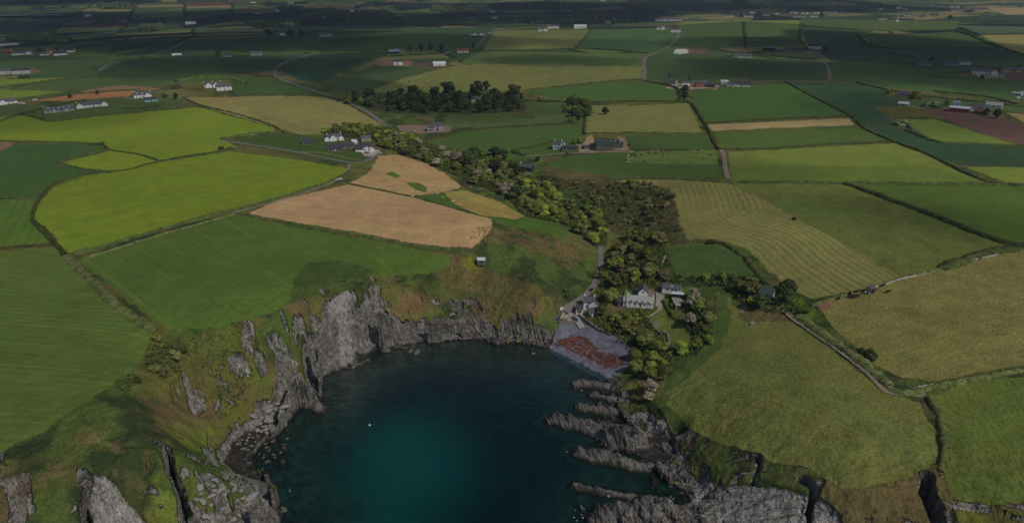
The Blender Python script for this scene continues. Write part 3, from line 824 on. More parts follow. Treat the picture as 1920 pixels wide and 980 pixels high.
wfx = gx + 1.6 * (fbm(gx / 7, gy / 7, 2, 121) - .5) * 2
wfy = gy + 1.6 * (fbm(gx / 7, gy / 7, 2, 123) - .5) * 2
for poly, c_, c2_, amp, per, along, follow, mot, sm in FIELDS:
    q = smooth_line(poly, 12, True) if sm else densify(list(poly) + [poly[0]], 12)
    W = ground(q)
    m = in_poly(wfx, wfy, W) & ~sea
    idx = np.nonzero(m)[0]
    if len(idx) == 0: continue
    col[idx] = alb(*c_); mott[idx] = mot; infield[idx] = True
    col2[idx] = alb(*(c2_ or c_)); samp[idx] = amp
    if along is not None:
        a, b = ground(along)
        d = (b - a) / np.linalg.norm(b - a)
        sc[idx] = (gx[idx] * -d[1] + gy[idx] * d[0]) / per
    if along is None and follow is None:
        L_ = np.diff(np.concatenate([W, W[:1]]), axis=0); far_k = int(np.argmax(np.hypot(*(W[len(W)//2] - W[0])) if False else np.hypot(W[:, 0] - W[0, 0], W[:, 1] - W[0, 1])))
        d = (W[far_k] - W[0]); d = d / (np.linalg.norm(d) + 1e-9)
        sc[idx] = (gx[idx] * -d[1] + gy[idx] * d[0]) / 4.0
    if follow is not None:
        sc[idx] = dist_poly(gx[idx], gy[idx], line(follow, 14)) / per
rock = np.where(infield & ~zone & (steep < .5), 0, rock)

# extra patches in the heath (real plants: bracken, gorse, bright grass)
PATCH = [([(1000,430),(1060,450),(1085,480),(1070,500),(1010,480),(940,450)], (98,72,52), .6), ([(150,820),(210,815),(270,850),(262,880),(200,875),(150,845)], (106,86,60), .8),
 ([(-60,880),(90,870),(140,885),(60,905),(-60,900)], (104, 84, 60), .8), ([(280,760),(350,770),(350,800),(300,830),(270,800)], (100, 82, 56), .7),
 ([(750,540),(800,560),(790,590),(740,585)], (106,78,56), .6), ([(960,545),(1050,560),(1040,600),(980,590)], (104,84,58), .6),
 ([(300,620),(500,600),(560,640),(500,740),(440,790),(400,700),(330,650)], (64,88,22), .65), ([(310,800),(400,815),(400,850),(330,840)], (92,112,18), .8),
 ([(205,700),(300,690),(340,650),(290,640),(220,705),(60,830),(-60,900),(-60,880),(30,838)], (50,72,26), .8),
 ([(1135,360),(1270,380),(1285,450),(1230,460),(1150,430)], (60,62,30), .9), ([(1130,340),(1210,350),(1130,370),(1050,340)], (64,60,34), .7),
 ([(1300,830),(1500,870),(1590,920),(1740,900),(1740,1000),(1500,1000),(1540,920),(1350,880)], (88, 80, 48), .7),
 ([(330,880),(360,930),(345,990),(300,990),(290,900)], (92,106,30), .8), ([(1150,700),(1200,705),(1210,760),(1180,740)], (98,106,36), .7),
 ([(1340,520),(1440,520),(1440,545),(1345,540)], (60,74,30), .8), ([(1790,920),(1830,960),(1835,985),(1800,960),(1775,925)], (104,112,24), .8),
 ([(865,470),(905,480),(905,510),(870,500)], (66,72,32), .6), ([(876,488),(896,492),(893,500),(880,500)], (128,134,24), .95),
 ([(1475,555),(1510,570),(1535,590),(1505,590)], (98,122,22), .8)]
for poly, c_, am in PATCH:
    W = ground(smooth_line(poly, 14, True))
    idx = np.nonzero((gx > W[:, 0].min() - 15) & (gx < W[:, 0].max() + 15) & (gy > W[:, 1].min() - 15) & (gy < W[:, 1].max() + 15) & ~infield)[0]
    if not len(idx): continue
    d = dist_poly(warpx[idx], warpy[idx], W, True) * np.where(in_poly(warpx[idx], warpy[idx], W), 1, -1)
    m = sstep(-6, 5, d) * am * .8 * sstep(.4, .56, fbm(gx[idx] / 7, gy[idx] / 7, 5, 131, .62))
    col[idx] = blend(col[idx], m, alb(*c_))
WOODFLOOR = [[(604,250),(690,236),(770,258),(860,290),(930,292),(1012,338),(1060,375),(1132,410),(1130,470),(1066,425),(985,405),(950,372),(855,330),(800,305),(745,286),(700,262)],
 [(1134,478),(1200,440),(1245,452),(1270,515),(1345,516),(1418,522),(1418,536),(1230,540),(1150,560),(1120,610),(1125,530)], [(1110,600),(1205,588),(1240,640),(1262,660),(1255,690),(1245,715),(1188,705),(1185,662),(1120,622)],
 [(1290,560),(1318,556),(1332,600),(1332,640),(1268,676),(1300,645)], [(1380,538),(1412,536),(1446,560),(1500,572),(1500,590),(1420,582),(1380,560)], [(640,188),(700,178),(770,176),(930,172),(985,182),(985,206),(930,212),(820,212),(720,212)]]
for poly in WOODFLOOR:
    W = ground(smooth_line(poly, 14, True))
    idx = np.nonzero(in_poly(gx, gy, W) & ~sea)[0]
    col[idx] = blend(col[idx], np.full(len(idx), .8), alb(48, 54, 24)); samp[idx] = 0; rock[idx] = 0
# beach: shingle and weed
BEACH = [(1028,652),(1040,632),(1055,620),(1092,612),(1130,629),(1170,648),(1187,661),(1180,690),(1160,705),(1135,707),(1090,685),(1060,670)]
WEED = [(1040,641),(1060,634),(1081,631),(1100,636),(1114,646),(1130,659),(1155,666),(1174,677),(1169,685),(1142,690),(1117,677),(1094,667),(1068,654),(1045,647)]
B = np.stack(unproj([p[0] for p in BEACH], [p[1] for p in BEACH], 2.0), -1)
mb = in_poly(gx, gy, B) | (in_poly(gx, gy, np.stack(unproj([p[0] for p in BEACH], [p[1] for p in BEACH], 0.5), -1)))
col[mb] = alb(88, 89, 98)
grain = fbm(gx / 2.2, gy / 2.2, 3, 141)
col[mb] *= (0.55 + .9 * grain[mb])[:, None]
rock[mb] = 0; infield[mb] = False; mott[mb] = .4; samp[mb] = 0
q = smooth_line(WEED, 8, True)
Wd = np.stack(unproj([p[0] for p in q], [p[1] for p in q], 1.2), -1)
wx_ = gx + 1.2 * (fbm(gx / 2.5, gy / 2.5, 3, 143) - .5) * 4; wy_ = gy + 1.2 * (fbm(gx / 2.5, gy / 2.5, 3, 145) - .5) * 4
md = in_poly(wx_, wy_, Wd) & mb
md &= fbm(gx / 1.6, gy / 1.6, 3, 149) > .36
col[md] = alb(80, 52, 44) * (0.35 + 1.3 * fbm(gx / 1.2, gy / 1.2, 3, 147)[md])[:, None]
mott[md] = 1
W2 = ground([(800,620),(815,614),(832,616),(837,624),(815,629),(798,627)])
m2 = in_poly(wx_, wy_, W2) & ~sea
col[m2] = alb(98, 56, 44); rock[m2 & (slope < .7)] = 0

faces_i = np.arange((NR - 1) * (NA - 1))
i_, j_ = faces_i // (NA - 1), faces_i % (NA - 1)
v0 = i_ * NA + j_
quads = np.stack([v0, v0 + 1, v0 + NA + 1, v0 + NA], -1)[:, ::-1]
# roughness of the vegetation shapes the sheet a little
hf = (1 - rock) * (~infield) * (~sea) * (~mb) * sstep(1000, 500, rdist)
Hm = HG.ravel() + hf * (.9 * (fbm(gx / 2.0, gy / 2.0, 2, 151) - .3) + .25 * (hash2(np.arange(NV), np.arange(NV) * 0, 3) - .5))
HG = Hm.reshape(NR, NA)

def ground_material():
    m, nt, out = newmat("ground"); g = G(nt)
    tc = g.n("ShaderNodeTexCoord").outputs["Object"]
    c1 = g.attr("col").outputs["Color"]; c2 = g.attr("col2").outputs["Color"]
    sc_ = g.attr("scoord").outputs["Fac"]; sa_ = g.attr("samp").outputs["Fac"]
    mo = g.attr("mott").outputs["Fac"]; rk = g.attr("rock").outputs["Fac"]; tn = g.attr("tone").outputs["Fac"]
    strat = g.attr("strata").outputs["Vector"]
    # swaths and tramlines
    wv = g.math('ADD', sc_, g.math('MULTIPLY', g.math('SUBTRACT', g.noise(tc, .02, 2), .5), .5))
    sn = g.math('SINE', g.math('MULTIPLY', wv, 6.2832))
    sf = g.ramp(g.math('ADD', sn, g.math('MULTIPLY', g.math('SUBTRACT', g.noise(tc, .25, 3), .5), 4.5)), -.8, 1.1)
    col_ = g.mix(g.math('MULTIPLY', g.math('MULTIPLY', sf, sa_), g.ramp(g.noise(tc, .012, 3), .3, .55)), c1, c2)
    big = g.noise(tc, .011, 4, .6); mid = g.noise(tc, .09, 4, .65); fine = g.noise(tc, .9, 4, .7)
    f = g.math('ADD', g.math('MULTIPLY', g.math('SUBTRACT', big, .5), .55), g.math('MULTIPLY', g.math('MULTIPLY', g.math('SUBTRACT', mid, .5), mo), 1.1))
    f = g.math('ADD', f, g.math('MULTIPLY', g.math('MULTIPLY', g.math('SUBTRACT', fine, .5), g.math('POWER', mo, 1.6)), 2.0))
    # working lines left by mower and drill, irregular in strength and spacing
    cb = g.n("ShaderNodeCombineXYZ"); g.link(g.math('ADD', g.math('MULTIPLY', wv, 1.0), g.math('MULTIPLY', g.noise(tc, .05, 2), .6)), cb.inputs[0]); g.link(g.math('MULTIPLY', g.noise(tc, .01, 1), 3.0), cb.inputs[1])
    st_ = g.noise(cb.outputs[0], 2.3, 5, .75)
    f = g.math('ADD', f, g.math('MULTIPLY', g.math('SUBTRACT', st_, .5), g.math('MULTIPLY', g.attr("streak").outputs["Fac"], .95)))
    tl_ = g.math('ABSOLUTE', g.math('SUBTRACT', g.math('FRACT', g.math('MULTIPLY', wv, .22)), .5))
    f = g.math('ADD', f, g.math('MULTIPLY', g.math('MULTIPLY', g.math('SUBTRACT', 1.0, g.ramp(tl_, .02, .06)), g.ramp(g.noise(tc, .02, 2), .4, .6)), g.math('MULTIPLY', g.attr("streak").outputs["Fac"], .3)))
    val = g.math('ADD', 1.0, f)
    sv = g.n("ShaderNodeVectorMath", operation='SCALE'); g.link(col_, sv.inputs[0]); g.link(val, sv.inputs[3])
    hs = g.n("ShaderNodeHueSaturation"); g.link(sv.outputs[0], hs.inputs["Color"])
    g.link(g.math('ADD', .5, g.math('MULTIPLY', g.math('SUBTRACT', g.noise(tc, .03, 3), .5), g.math('MULTIPLY', mo, -.09))), hs.inputs["Hue"])
    soil = hs.outputs[0]
    # rock
    s1_ = g.noise(g.scale(strat, .05, .55, .3), 1.0, 5, .7)
    s2_ = g.noise(g.scale(strat, .18, 1.2, .6), 1.0, 4, .7)
    s3_ = g.noise(tc, .16, 4, .6)
    dark = g.mix(g.ramp(s1_, .3, .7), (.045, .042, .042), (.33, .30, .27))
    pale = g.mix(g.ramp(s1_, .3, .7), (.38, .36, .33), (.8, .76, .7))
    rc = g.mix(g.math('ADD', tn, g.math('MULTIPLY', g.math('SUBTRACT', s3_, .5), 1.5), True), dark, pale)
    vo = g.n("ShaderNodeTexVoronoi", feature='DISTANCE_TO_EDGE'); wv_ = g.n("ShaderNodeVectorMath", operation='ADD')
    nzc = g.n("ShaderNodeTexNoise"); g.link(tc, nzc.inputs["Vector"]); nzc.inputs["Scale"].default_value = .5
    sc3 = g.n("ShaderNodeVectorMath", operation='SCALE'); g.link(nzc.outputs["Color"], sc3.inputs[0]); sc3.inputs[3].default_value = 1.6
    g.link(g.scale(strat, .07, .30, .16), wv_.inputs[0]); g.link(sc3.outputs[0], wv_.inputs[1]); g.link(wv_.outputs[0], vo.inputs["Vector"]); vo.inputs["Scale"].default_value = 1.0
    crack = g.math('SUBTRACT', 1.0, g.ramp(vo.outputs["Distance"], .0, .07))
    vc = g.n("ShaderNodeTexVoronoi", feature='F1'); g.link(wv_.outputs[0], vc.inputs["Vector"]); vc.inputs["Scale"].default_value = 1.0
    sepc = g.n("ShaderNodeSeparateColor"); g.link(vc.outputs["Color"], sepc.inputs[0])
    keep = g.math('SUBTRACT', 1.0, g.math('MULTIPLY', g.ramp(tn, .7, .95), .75))
    rc = g.mix(g.math('MULTIPLY', g.math('MULTIPLY', sepc.outputs[0], .5), keep), rc, g.mix(sepc.outputs[1], (.09, .08, .07), (.46, .42, .37)))
    rc = g.mix(g.math('MULTIPLY', crack, .6), rc, (.018, .017, .018))
    rc = g.mix(g.math('MULTIPLY', g.math('MULTIPLY', g.ramp(s2_, .52, .66), .8), g.math('SUBTRACT', 1.0, g.math('MULTIPLY', g.ramp(tn, .7, .95), .6))), rc, (.035, .033, .036))
    rc = g.mix(g.math('MULTIPLY', g.ramp(g.noise(tc, .07, 3), .6, .72), .5), rc, (.3, .2, .1))
    geo = g.n("ShaderNodeNewGeometry")
    sep = g.n("ShaderNodeSeparateXYZ"); g.link(geo.outputs["Position"], sep.inputs[0])
    sepn = g.n("ShaderNodeSeparateXYZ"); g.link(geo.outputs["Normal"], sepn.inputs[0])
    zt = g.math('ADD', sep.outputs[2], g.math('MULTIPLY', g.math('SUBTRACT', g.noise(tc, .3, 3), .5), 3.0))
    rc = g.mix(g.math('SUBTRACT', 1.0, g.ramp(zt, .1, 1.7)), rc, (.055, .048, .04))      # weed and black lichen at the tide line
    rc = g.mix(g.math('SUBTRACT', 1.0, g.ramp(sep.outputs[2], -2.0, -.3)), rc, g.mix(g.ramp(s3_, .4, .6), (.05, .075, .05), (.2, .26, .2)))
    # tufts that grow on ledges
    tuft = g.math('MULTIPLY', g.math('MULTIPLY', g.ramp(sepn.outputs[2], .5, .85), g.ramp(g.noise(tc, .22, 5), .46, .58)), g.ramp(sep.outputs[2], 4.0, 9.0))
    tuft = g.math('MULTIPLY', tuft, g.math('SUBTRACT', 1.0, g.ramp(tn, .6, .95)))
    rc = g.mix(tuft, rc, soil)
    full = g.mix(g.ramp(g.math('ADD', rk, g.math('MULTIPLY', g.math('SUBTRACT', g.noise(tc, .8, 3), .5), .6)), .42, .58), soil, rc)
    b = g.n("ShaderNodeBsdfPrincipled"); g.link(full, b.inputs["Base Color"])
    b.inputs["Roughness"].default_value = .95; b.inputs["Specular IOR Level"].default_value = .12
    bp = g.n("ShaderNodeBump"); bp.inputs["Distance"].default_value = 1.0
    hsum = g.math('ADD', g.math('MULTIPLY', g.noise(tc, .7, 5, .7), g.math('ADD', .25, g.math('MULTIPLY', mo, .5))), g.math('MULTIPLY', g.math('ADD', s1_, s2_), g.math('MULTIPLY', rk, 2.2)))
    g.link(hsum, bp.inputs["Height"]); bp.inputs["Strength"].default_value = .95
    g.link(bp.outputs[0], b.inputs["Normal"])
    g.link(b.outputs[0], out.inputs[0])
    return m
gm = ground_material()
terrain = np_mesh("ground", np.stack([gx + DX, gy + DY, HG.ravel()], -1), quads, gm, smooth=True)
tag(terrain, kind='structure')
me = terrain.data
me.polygons.foreach_set('use_smooth', (rock[quads].mean(1) < .5))
def add_attr(name, arr):
    if arr.ndim == 1:
        a = me.attributes.new(name, 'FLOAT', 'POINT'); a.data.foreach_set("value", arr.astype(np.float32))
    elif name == 'strata':
        a = me.attributes.new(name, 'FLOAT_VECTOR', 'POINT'); a.data.foreach_set("vector", arr.astype(np.float32).ravel())
    else:
        a = me.attributes.new(name, 'FLOAT_COLOR', 'POINT')
        a.data.foreach_set("color", np.concatenate([arr, np.ones((len(arr), 1))], 1).astype(np.float32).ravel())
add_attr("col", col); add_attr("col2", np.where(samp[:, None] > 0, col2, col)); add_attr("scoord", sc); add_attr("samp", samp)
add_attr("streak", infield * (1 - .55 * np.clip(mott, 0, 1)) * (1 - .6 * sstep(500, 1400, rdist))); add_attr("mott", mott); add_attr("rock", rock); add_attr("tone", tone)
add_attr("strata", np.stack([sx, sy + wob, HG.ravel()], -1))

# ------------------------------------------------------------------ sea
def make_sea():
    aa = np.radians(np.linspace(-88, 88, 520)); tt = np.radians(np.concatenate([[89.0, 86], np.linspace(82, 10, 520)]))
    r = CAM_H / np.tan(tt)
    R_, A_ = np.meshgrid(r, aa, indexing='ij')
    x = (R_ * np.sin(A_)).ravel(); y = (R_ * np.cos(A_)).ravel()
    hh = height(x, y)
    dep = np.maximum(-hh, 0)
    sand = [(660,812),(695,785),(765,770),(825,795),(862,865),(850,940),(790,1010),(700,1040),(600,1020),(590,950),(630,860)]
    q = smooth_line(sand, 14, True)
    S = np.stack(unproj([p[0] for p in q], [p[1] for p in q], 0.0), -1)
    xw = x + 10 * (fbm(x / 22, y / 22, 4, 161) - .5) * 2; yw = y + 10 * (fbm(x / 22, y / 22, 4, 163) - .5) * 2
    d = dist_poly(xw, yw, S, True) * np.where(in_poly(xw, yw, S), 1, -1)
    sm = sstep(-22, 26, d)
    nr, na = len(r), len(aa)
    k = np.arange((nr - 1) * (na - 1)); v = (k // (na - 1)) * na + k % (na - 1)
    qd = np.stack([v, v + 1, v + na + 1, v + na], -1)[:, ::-1]
    keep = (hh[qd].min(1) < 1.5) & (np.hypot(x, y)[qd].max(1) < 900)
    m, nt, out = newmat("sea_water"); g = G(nt)
    tc = g.n("ShaderNodeTexCoord").outputs["Object"]
    dp = g.attr("depth").outputs["Fac"]; sd = g.attr("sand").outputs["Fac"]
    deep = g.mix(g.noise(tc, .02, 4), (.0012, .013, .022), (.002, .024, .033))
    sandc = g.mix(g.noise(tc, .05, 4), (.003, .088, .078), (.003, .058, .06))
    body = g.mix(sd, deep, sandc)
    shal = g.mix(g.noise(tc, .12, 3), (.016, .055, .05), (.006, .035, .038))
    body = g.mix(g.math('SUBTRACT', 1.0, g.ramp(dp, 1.5, 6.5)), body, shal)
    df = g.n("ShaderNodeBsdfDiffuse"); g.link(body, df.inputs[0])
    tp = g.n("ShaderNodeBsdfTransparent"); tp.inputs[0].default_value = (.42, .66, .62, 1)
    op = g.math('SUBTRACT', 1.0, g.math('POWER', 2.718, g.math('MULTIPLY', dp, -.26)))
    mx = g.n("ShaderNodeMixShader"); g.link(op, mx.inputs[0]); g.link(tp.outputs[0], mx.inputs[1]); g.link(df.outputs[0], mx.inputs[2])
    gl = g.n("ShaderNodeBsdfGlossy"); gl.inputs["Roughness"].default_value = .12
    bp = g.n("ShaderNodeBump"); bp.inputs["Strength"].default_value = .4; bp.inputs["Distance"].default_value = .5
    w1 = g.noise(g.scale(tc, .12, .42, 1, .25), 1.0, 5, .65); w2 = g.noise(g.scale(tc, .5, 1.6, 1, .15), 1.0, 3, .6)
    g.link(g.math('ADD', w1, g.math('MULTIPLY', w2, .35)), bp.inputs["Height"])
    g.link(bp.outputs[0], gl.inputs["Normal"])
    fr = g.n("ShaderNodeFresnel"); fr.inputs[0].default_value = 1.14; g.link(bp.outputs[0], fr.inputs["Normal"])
    mx2 = g.n("ShaderNodeMixShader"); g.link(g.math('MULTIPLY', fr.outputs[0], .5), mx2.inputs[0]); g.link(mx.outputs[0], mx2.inputs[1]); g.link(gl.outputs[0], mx2.inputs[2])
    g.link(mx2.outputs[0], out.inputs[0])
    o = np_mesh("sea", np.stack([x, y, np.zeros_like(x)], -1), qd[keep], m, smooth=True)
    for nm, a in (("depth", dep), ("sand", sm)):
        at = o.data.attributes.new(nm, 'FLOAT', 'POINT'); at.data.foreach_set("value", a.astype(np.float32))
    tag(o, kind='structure')
make_sea()

# ------------------------------------------------------------------ clouds over the land (well above and behind the view), casting the shade seen on the fields
def cloud_mat(dens):
    m, nt, out = newmat("cloud_vapour"); g = G(nt)
    v = g.n("ShaderNodeVolumePrincipled"); v.inputs["Density"].default_value = dens
    v.inputs["Color"].default_value = (.93, .93, .95, 1)
    g.link(v.outputs[0], out.inputs["Volume"])
    return m
CM = {k: cloud_mat(k) for k in (.003, .006, .014)}
import bmesh
def cloud(u, v, hw, v0, v1, dens, seed, alt=1150.0):
    c = ground([(u, v)])[0]
    far_ = ground([(u, v0)])[0]; near_ = ground([(u, v1)])[0]
    ry = max(40.0, np.hypot(*(far_ - near_)) / 2)
    mid = (far_ + near_) / 2
    rx = hw * np.hypot(mid[0], mid[1]) / F_PX
    k = alt / math.tan(SUN_EL)
    bm = bmesh.new(); bmesh.ops.create_icosphere(bm, subdivisions=4, radius=1.0)
    P_ = np.array([q.co[:] for q in bm.verts])
    nz = fbm(P_[:, 0] * 2.2 + seed * 3.1 + P_[:, 2], P_[:, 1] * 2.2 + seed, 4, seed) - .5
    P_ = P_ * (1 + 1.0 * nz[:, None])
    P_[:, 2] = np.where(P_[:, 2] < 0, P_[:, 2] * .45, P_[:, 2])
    P_ = P_ * np.array([rx, ry, 130.0])
    a = math.atan2(mid[0], mid[1])
    x = P_[:, 0] * math.cos(a) + P_[:, 1] * math.sin(a); y = -P_[:, 0] * math.sin(a) + P_[:, 1] * math.cos(a)
    fs = np.array([[q.index for q in f.verts] for f in bm.faces]); bm.free()
    o = np_mesh("cloud", np.stack([x, y, P_[:, 2]], -1), fs, CM[dens], smooth=True)
    o.location = (mid[0] + math.sin(SUN_AZ) * k, mid[1] + math.cos(SUN_AZ) * k, alt)
    tag(o, kind='structure')
CLOUDS = [(250,36,420,22,52,.014),(720,36,330,24,50,.014),(1060,34,190,20,44,.014),(1250,12,420,3,27,.014),(80,80,200,60,100,.006),(430,72,240,57,92,.014),
 (760,82,200,62,105,.006),(560,118,150,102,142,.006),(1630,92,250,62,118,.014),(1480,128,180,108,150,.006),(1800,135,170,112,168,.006),(1330,78,95,64,94,.006),
 (1010,112,130,102,119,.006),(1640,205,130,165,250,.003),(830,195,150,172,225,.003),(330,120,140,100,140,.006),
 (1560,395,120,360,435,.003),(1100,80,110,70,90,.003),(640,160,110,142,180,.006),(1330,135,110,110,155,.003),(20,8,160,1,10,.014),
 (1250,300,180,280,330,.003),(120,205,160,190,225,.003),(1780,400,150,370,450,.003)]
for i, (u, v, hw, v0, v1, d) in enumerate(CLOUDS): cloud(u, v, hw, v0, v1, d, 300 + i)

# ------------------------------------------------------------------ haze
def haze():
    m, nt, out = newmat("haze_air"); g = G(nt)
    v = g.n("ShaderNodeVolumePrincipled"); v.inputs["Density"].default_value = .00008
    v.inputs["Color"].default_value = (.6, .76, 1.0, 1); v.inputs["Anisotropy"].default_value = .2
    g.link(v.outputs[0], out.inputs["Volume"])
    b = MB(); b.box(-17000, 17000, -7000, 17000, -20, 320)
    tag(b.build("haze", m), kind='stuff')
haze()

# ------------------------------------------------------------------ roads and tracks
def ribbon(name, pts, width, mat, lift=.14, step=6, cap=True):
    W = line(pts, step)
    # even spacing
    seg = np.r_[0, np.cumsum(np.hypot(*np.diff(W, axis=0).T))]
    n_ = max(3, int(seg[-1] / max(2.0, width * .6)))
    q = np.linspace(0, seg[-1], n_)
    x = np.interp(q, seg, W[:, 0]); y = np.interp(q, seg, W[:, 1])
    dx = np.gradient(x); dy = np.gradient(y); L = np.hypot(dx, dy) + 1e-9
    nx, ny = -dy / L, dx / L
    w = (width if np.isscalar(width) else width) * (1 + .22 * (vnoise(q / 9, q * 0, 5) - .5))
    V = []
    cols = [-.5, -.25, 0, .25, .5]
    for c_ in cols:
        X = x + nx * w * c_; Y = y + ny * w * c_
        V.append(np.stack([X, Y, height(X, Y)], -1))
    V = np.stack(V, 1)
    V[..., 2] = V[..., 2].max(1, keepdims=True) * .6 + V[..., 2] * .4 + lift
    m_ = len(cols)
    F = [(i * m_ + j, i * m_ + j + 1, (i + 1) * m_ + j + 1, (i + 1) * m_ + j) for i in range(n_ - 1) for j in range(m_ - 1)]
    o = np_mesh(name, V.reshape(-1, 3), np.array(F)[:, ::-1], mat, smooth=True)
    return tag(o, kind='structure')
ROADS = [("lane", [(1127,462),(1127,490),(1122,520),(1106,545),(1088,562),(1070,577),(1060,588)], 4.2, 'road'),
 ("slipway", [(1080,598),(1086,606),(1090,612),(1092,616)], 4.0, 'concrete'),
 ("lane", [(415,263),(440,267),(520,279),(600,294),(655,305),(682,303),(700,295),(712,287)], 4.0, 'road'),
 ("farm_track", [(656,308),(640,333),(600,352),(540,371),(480,388),(440,399)], 2.5, 'dirt'),
 ("road", [(600,98),(540,115),(515,131),(514,139),(522,147),(560,161),(620,181),(680,205),(725,236)], 5.0, 'road'),
 ("road", [(1236,48),(1266,55),(1272,62),(1268,75),(1250,90),(1228,100),(1212,107),(1207,120),(1209,135),(1206,150)], 6.0, 'road'),
 ("road", [(1400,154),(1440,152),(1500,152),(1549,153),(1556,138),(1550,122),(1540,112),(1524,100),(1518,95)], 4.5, 'road'),
 ("farm_track", [(1352,281),(1358,293),(1360,315),(1366,336)], 4.0, 'dirt'),
 ("farm_track", [(988,294),(1010,292),(1060,288),(1110,287),(1140,283),(1180,282)], 3.5, 'dirt'),
 ("farm_track", [(1378,536),(1400,534),(1425,536),(1442,548),(1458,566),(1480,592),(1510,613),(1545,637),(1600,677),(1640,712),(1662,734),(1700,739),(1740,742)], 2.8, 'dirt'),
 ("road", [(186,134),(196,125),(215,118),(255,108),(295,100),(330,88),(352,76),(440,74),(455,68)], 5.5, 'road'),
 ("driveway", [(760,115),(805,109),(838,100),(848,94)], 4.0, 'dirt'), ("road", [(886,90),(908,74),(925,60),(950,54)], 5.5, 'road'),
 ("driveway", [(1236,548),(1238,560),(1236,575)], 5.0, 'gravel'), ("garden_path", [(1236,578),(1232,584),(1222,590),(1214,596)], 1.4, 'gravel'),
 ("road", [(1868,146),(1900,132),(1925,133)], 5.0, 'road'), ("road", [(1785,54),(1790,52),(1810,48)], 6.0, 'road'),
 ("farm_track", [(1695,195),(1715,201),(1735,204)], 3.5, 'gravel'), ("driveway", [(235,186),(255,185)], 3.5, 'concrete'),
 ("road", [(0,223),(40,215),(70,207),(110,196),(150,190)], 3.5, 'dirt'), ("driveway", [(1820,132),(1870,143),(1892,150)], 4, 'gravel'),
]
for nm, p, w, mt in ROADS: ribbon(nm, p, w, M[mt])

# ------------------------------------------------------------------ inlet water far off
def patch_water(name, poly, lift):
    W = ground(poly); z = float(np.median(height(W[:, 0], W[:, 1]))) + lift
    m, nt, out = newmat("inlet_water"); g = G(nt)
    b = g.n("ShaderNodeBsdfPrincipled"); b.inputs["Base Color"].default_value = (.12, .16, .2, 1); b.inputs["Roughness"].default_value = .2
    g.link(b.outputs[0], out.inputs[0])
    n_ = len(W)
    o = np_mesh(name, [(x, y, z) for x, y in W], [tuple(range(n_))], m)
    tag(o, kind='structure')
patch_water("inlet", [(-60,32),(40,33),(110,32),(128,30),(60,28.5),(-60,28.5)], 4.0)

def surf():
    rs = np.random.default_rng(8); VV = []
    for (u, v, r, n_) in [(1128,966,5,60),(1140,978,6,80),(1160,952,3,24),(1088,846,2.5,10),(1046,789,2.5,10),(1250,935,2.5,14),(607,765,2.5,12),(520,975,3,16)]:
        x, y = [float(q) for q in unproj(u, v, 0.0)]
        P_ = np.stack([x + rs.normal(0, r * .9, n_), y + rs.normal(0, r * .35, n_), np.full(n_, .06) + rs.uniform(0, .05, n_)], -1)
        a = rs.uniform(0, 6.28, n_); s_ = rs.uniform(.1, .42, n_)
        dx = np.stack([np.cos(a), np.sin(a), a * 0], -1) * s_[:, None]; dy = np.stack([-np.sin(a), np.cos(a), a * 0], -1) * s_[:, None] * .5
        VV.append(np.stack([P_ - dx - dy * .4, P_ + dx * .8 - dy, P_ + dx + dy * .6, P_ - dx * .5 + dy], 1).reshape(-1, 3))
    V = np.concatenate(VV); tag(np_mesh("surf", V, np.arange(len(V)).reshape(-1, 4), M['boat_white']), "white flecks of surf round the reef tips", "surf", kind='stuff')
surf()
# ------------------------------------------------------------------ trees and shrubs
def leaf_quads(P_, N_, size, rs):
    """leaf-clump quads at points P_ facing roughly N_"""
    n_ = len(P_)
    N_ = N_ + rs.normal(0, .55, (n_, 3)); N_ /= np.linalg.norm(N_, axis=1, keepdims=True) + 1e-9
    ref = rs.normal(0, 1, (n_, 3))
    a = np.cross(N_, ref); a /= np.linalg.norm(a, axis=1, keepdims=True) + 1e-9
    b = np.cross(N_, a)
    s_ = size * rs.uniform(.6, 1.35, (n_, 1)); t_ = s_ * rs.uniform(.55, 1, (n_, 1))
    V = np.stack([P_ - a * s_ - b * t_ * .6, P_ + a * s_ * .7 - b * t_, P_ + a * s_ + b * t_ * .7, P_ - a * s_ * .6 + b * t_], 1).reshape(-1, 3)
    F = np.arange(n_ * 4).reshape(-1, 4)
    return V, F

def icos(sub):
    bm = bmesh.new(); bmesh.ops.create_icosphere(bm, subdivisions=sub, radius=1.0)
    V = np.array([q.co[:] for q in bm.verts]); F = np.array([[q.index for q in f.verts] for f in bm.faces]); bm.free()
    return V, F
ICO2 = icos(2); ICO1 = icos(1)

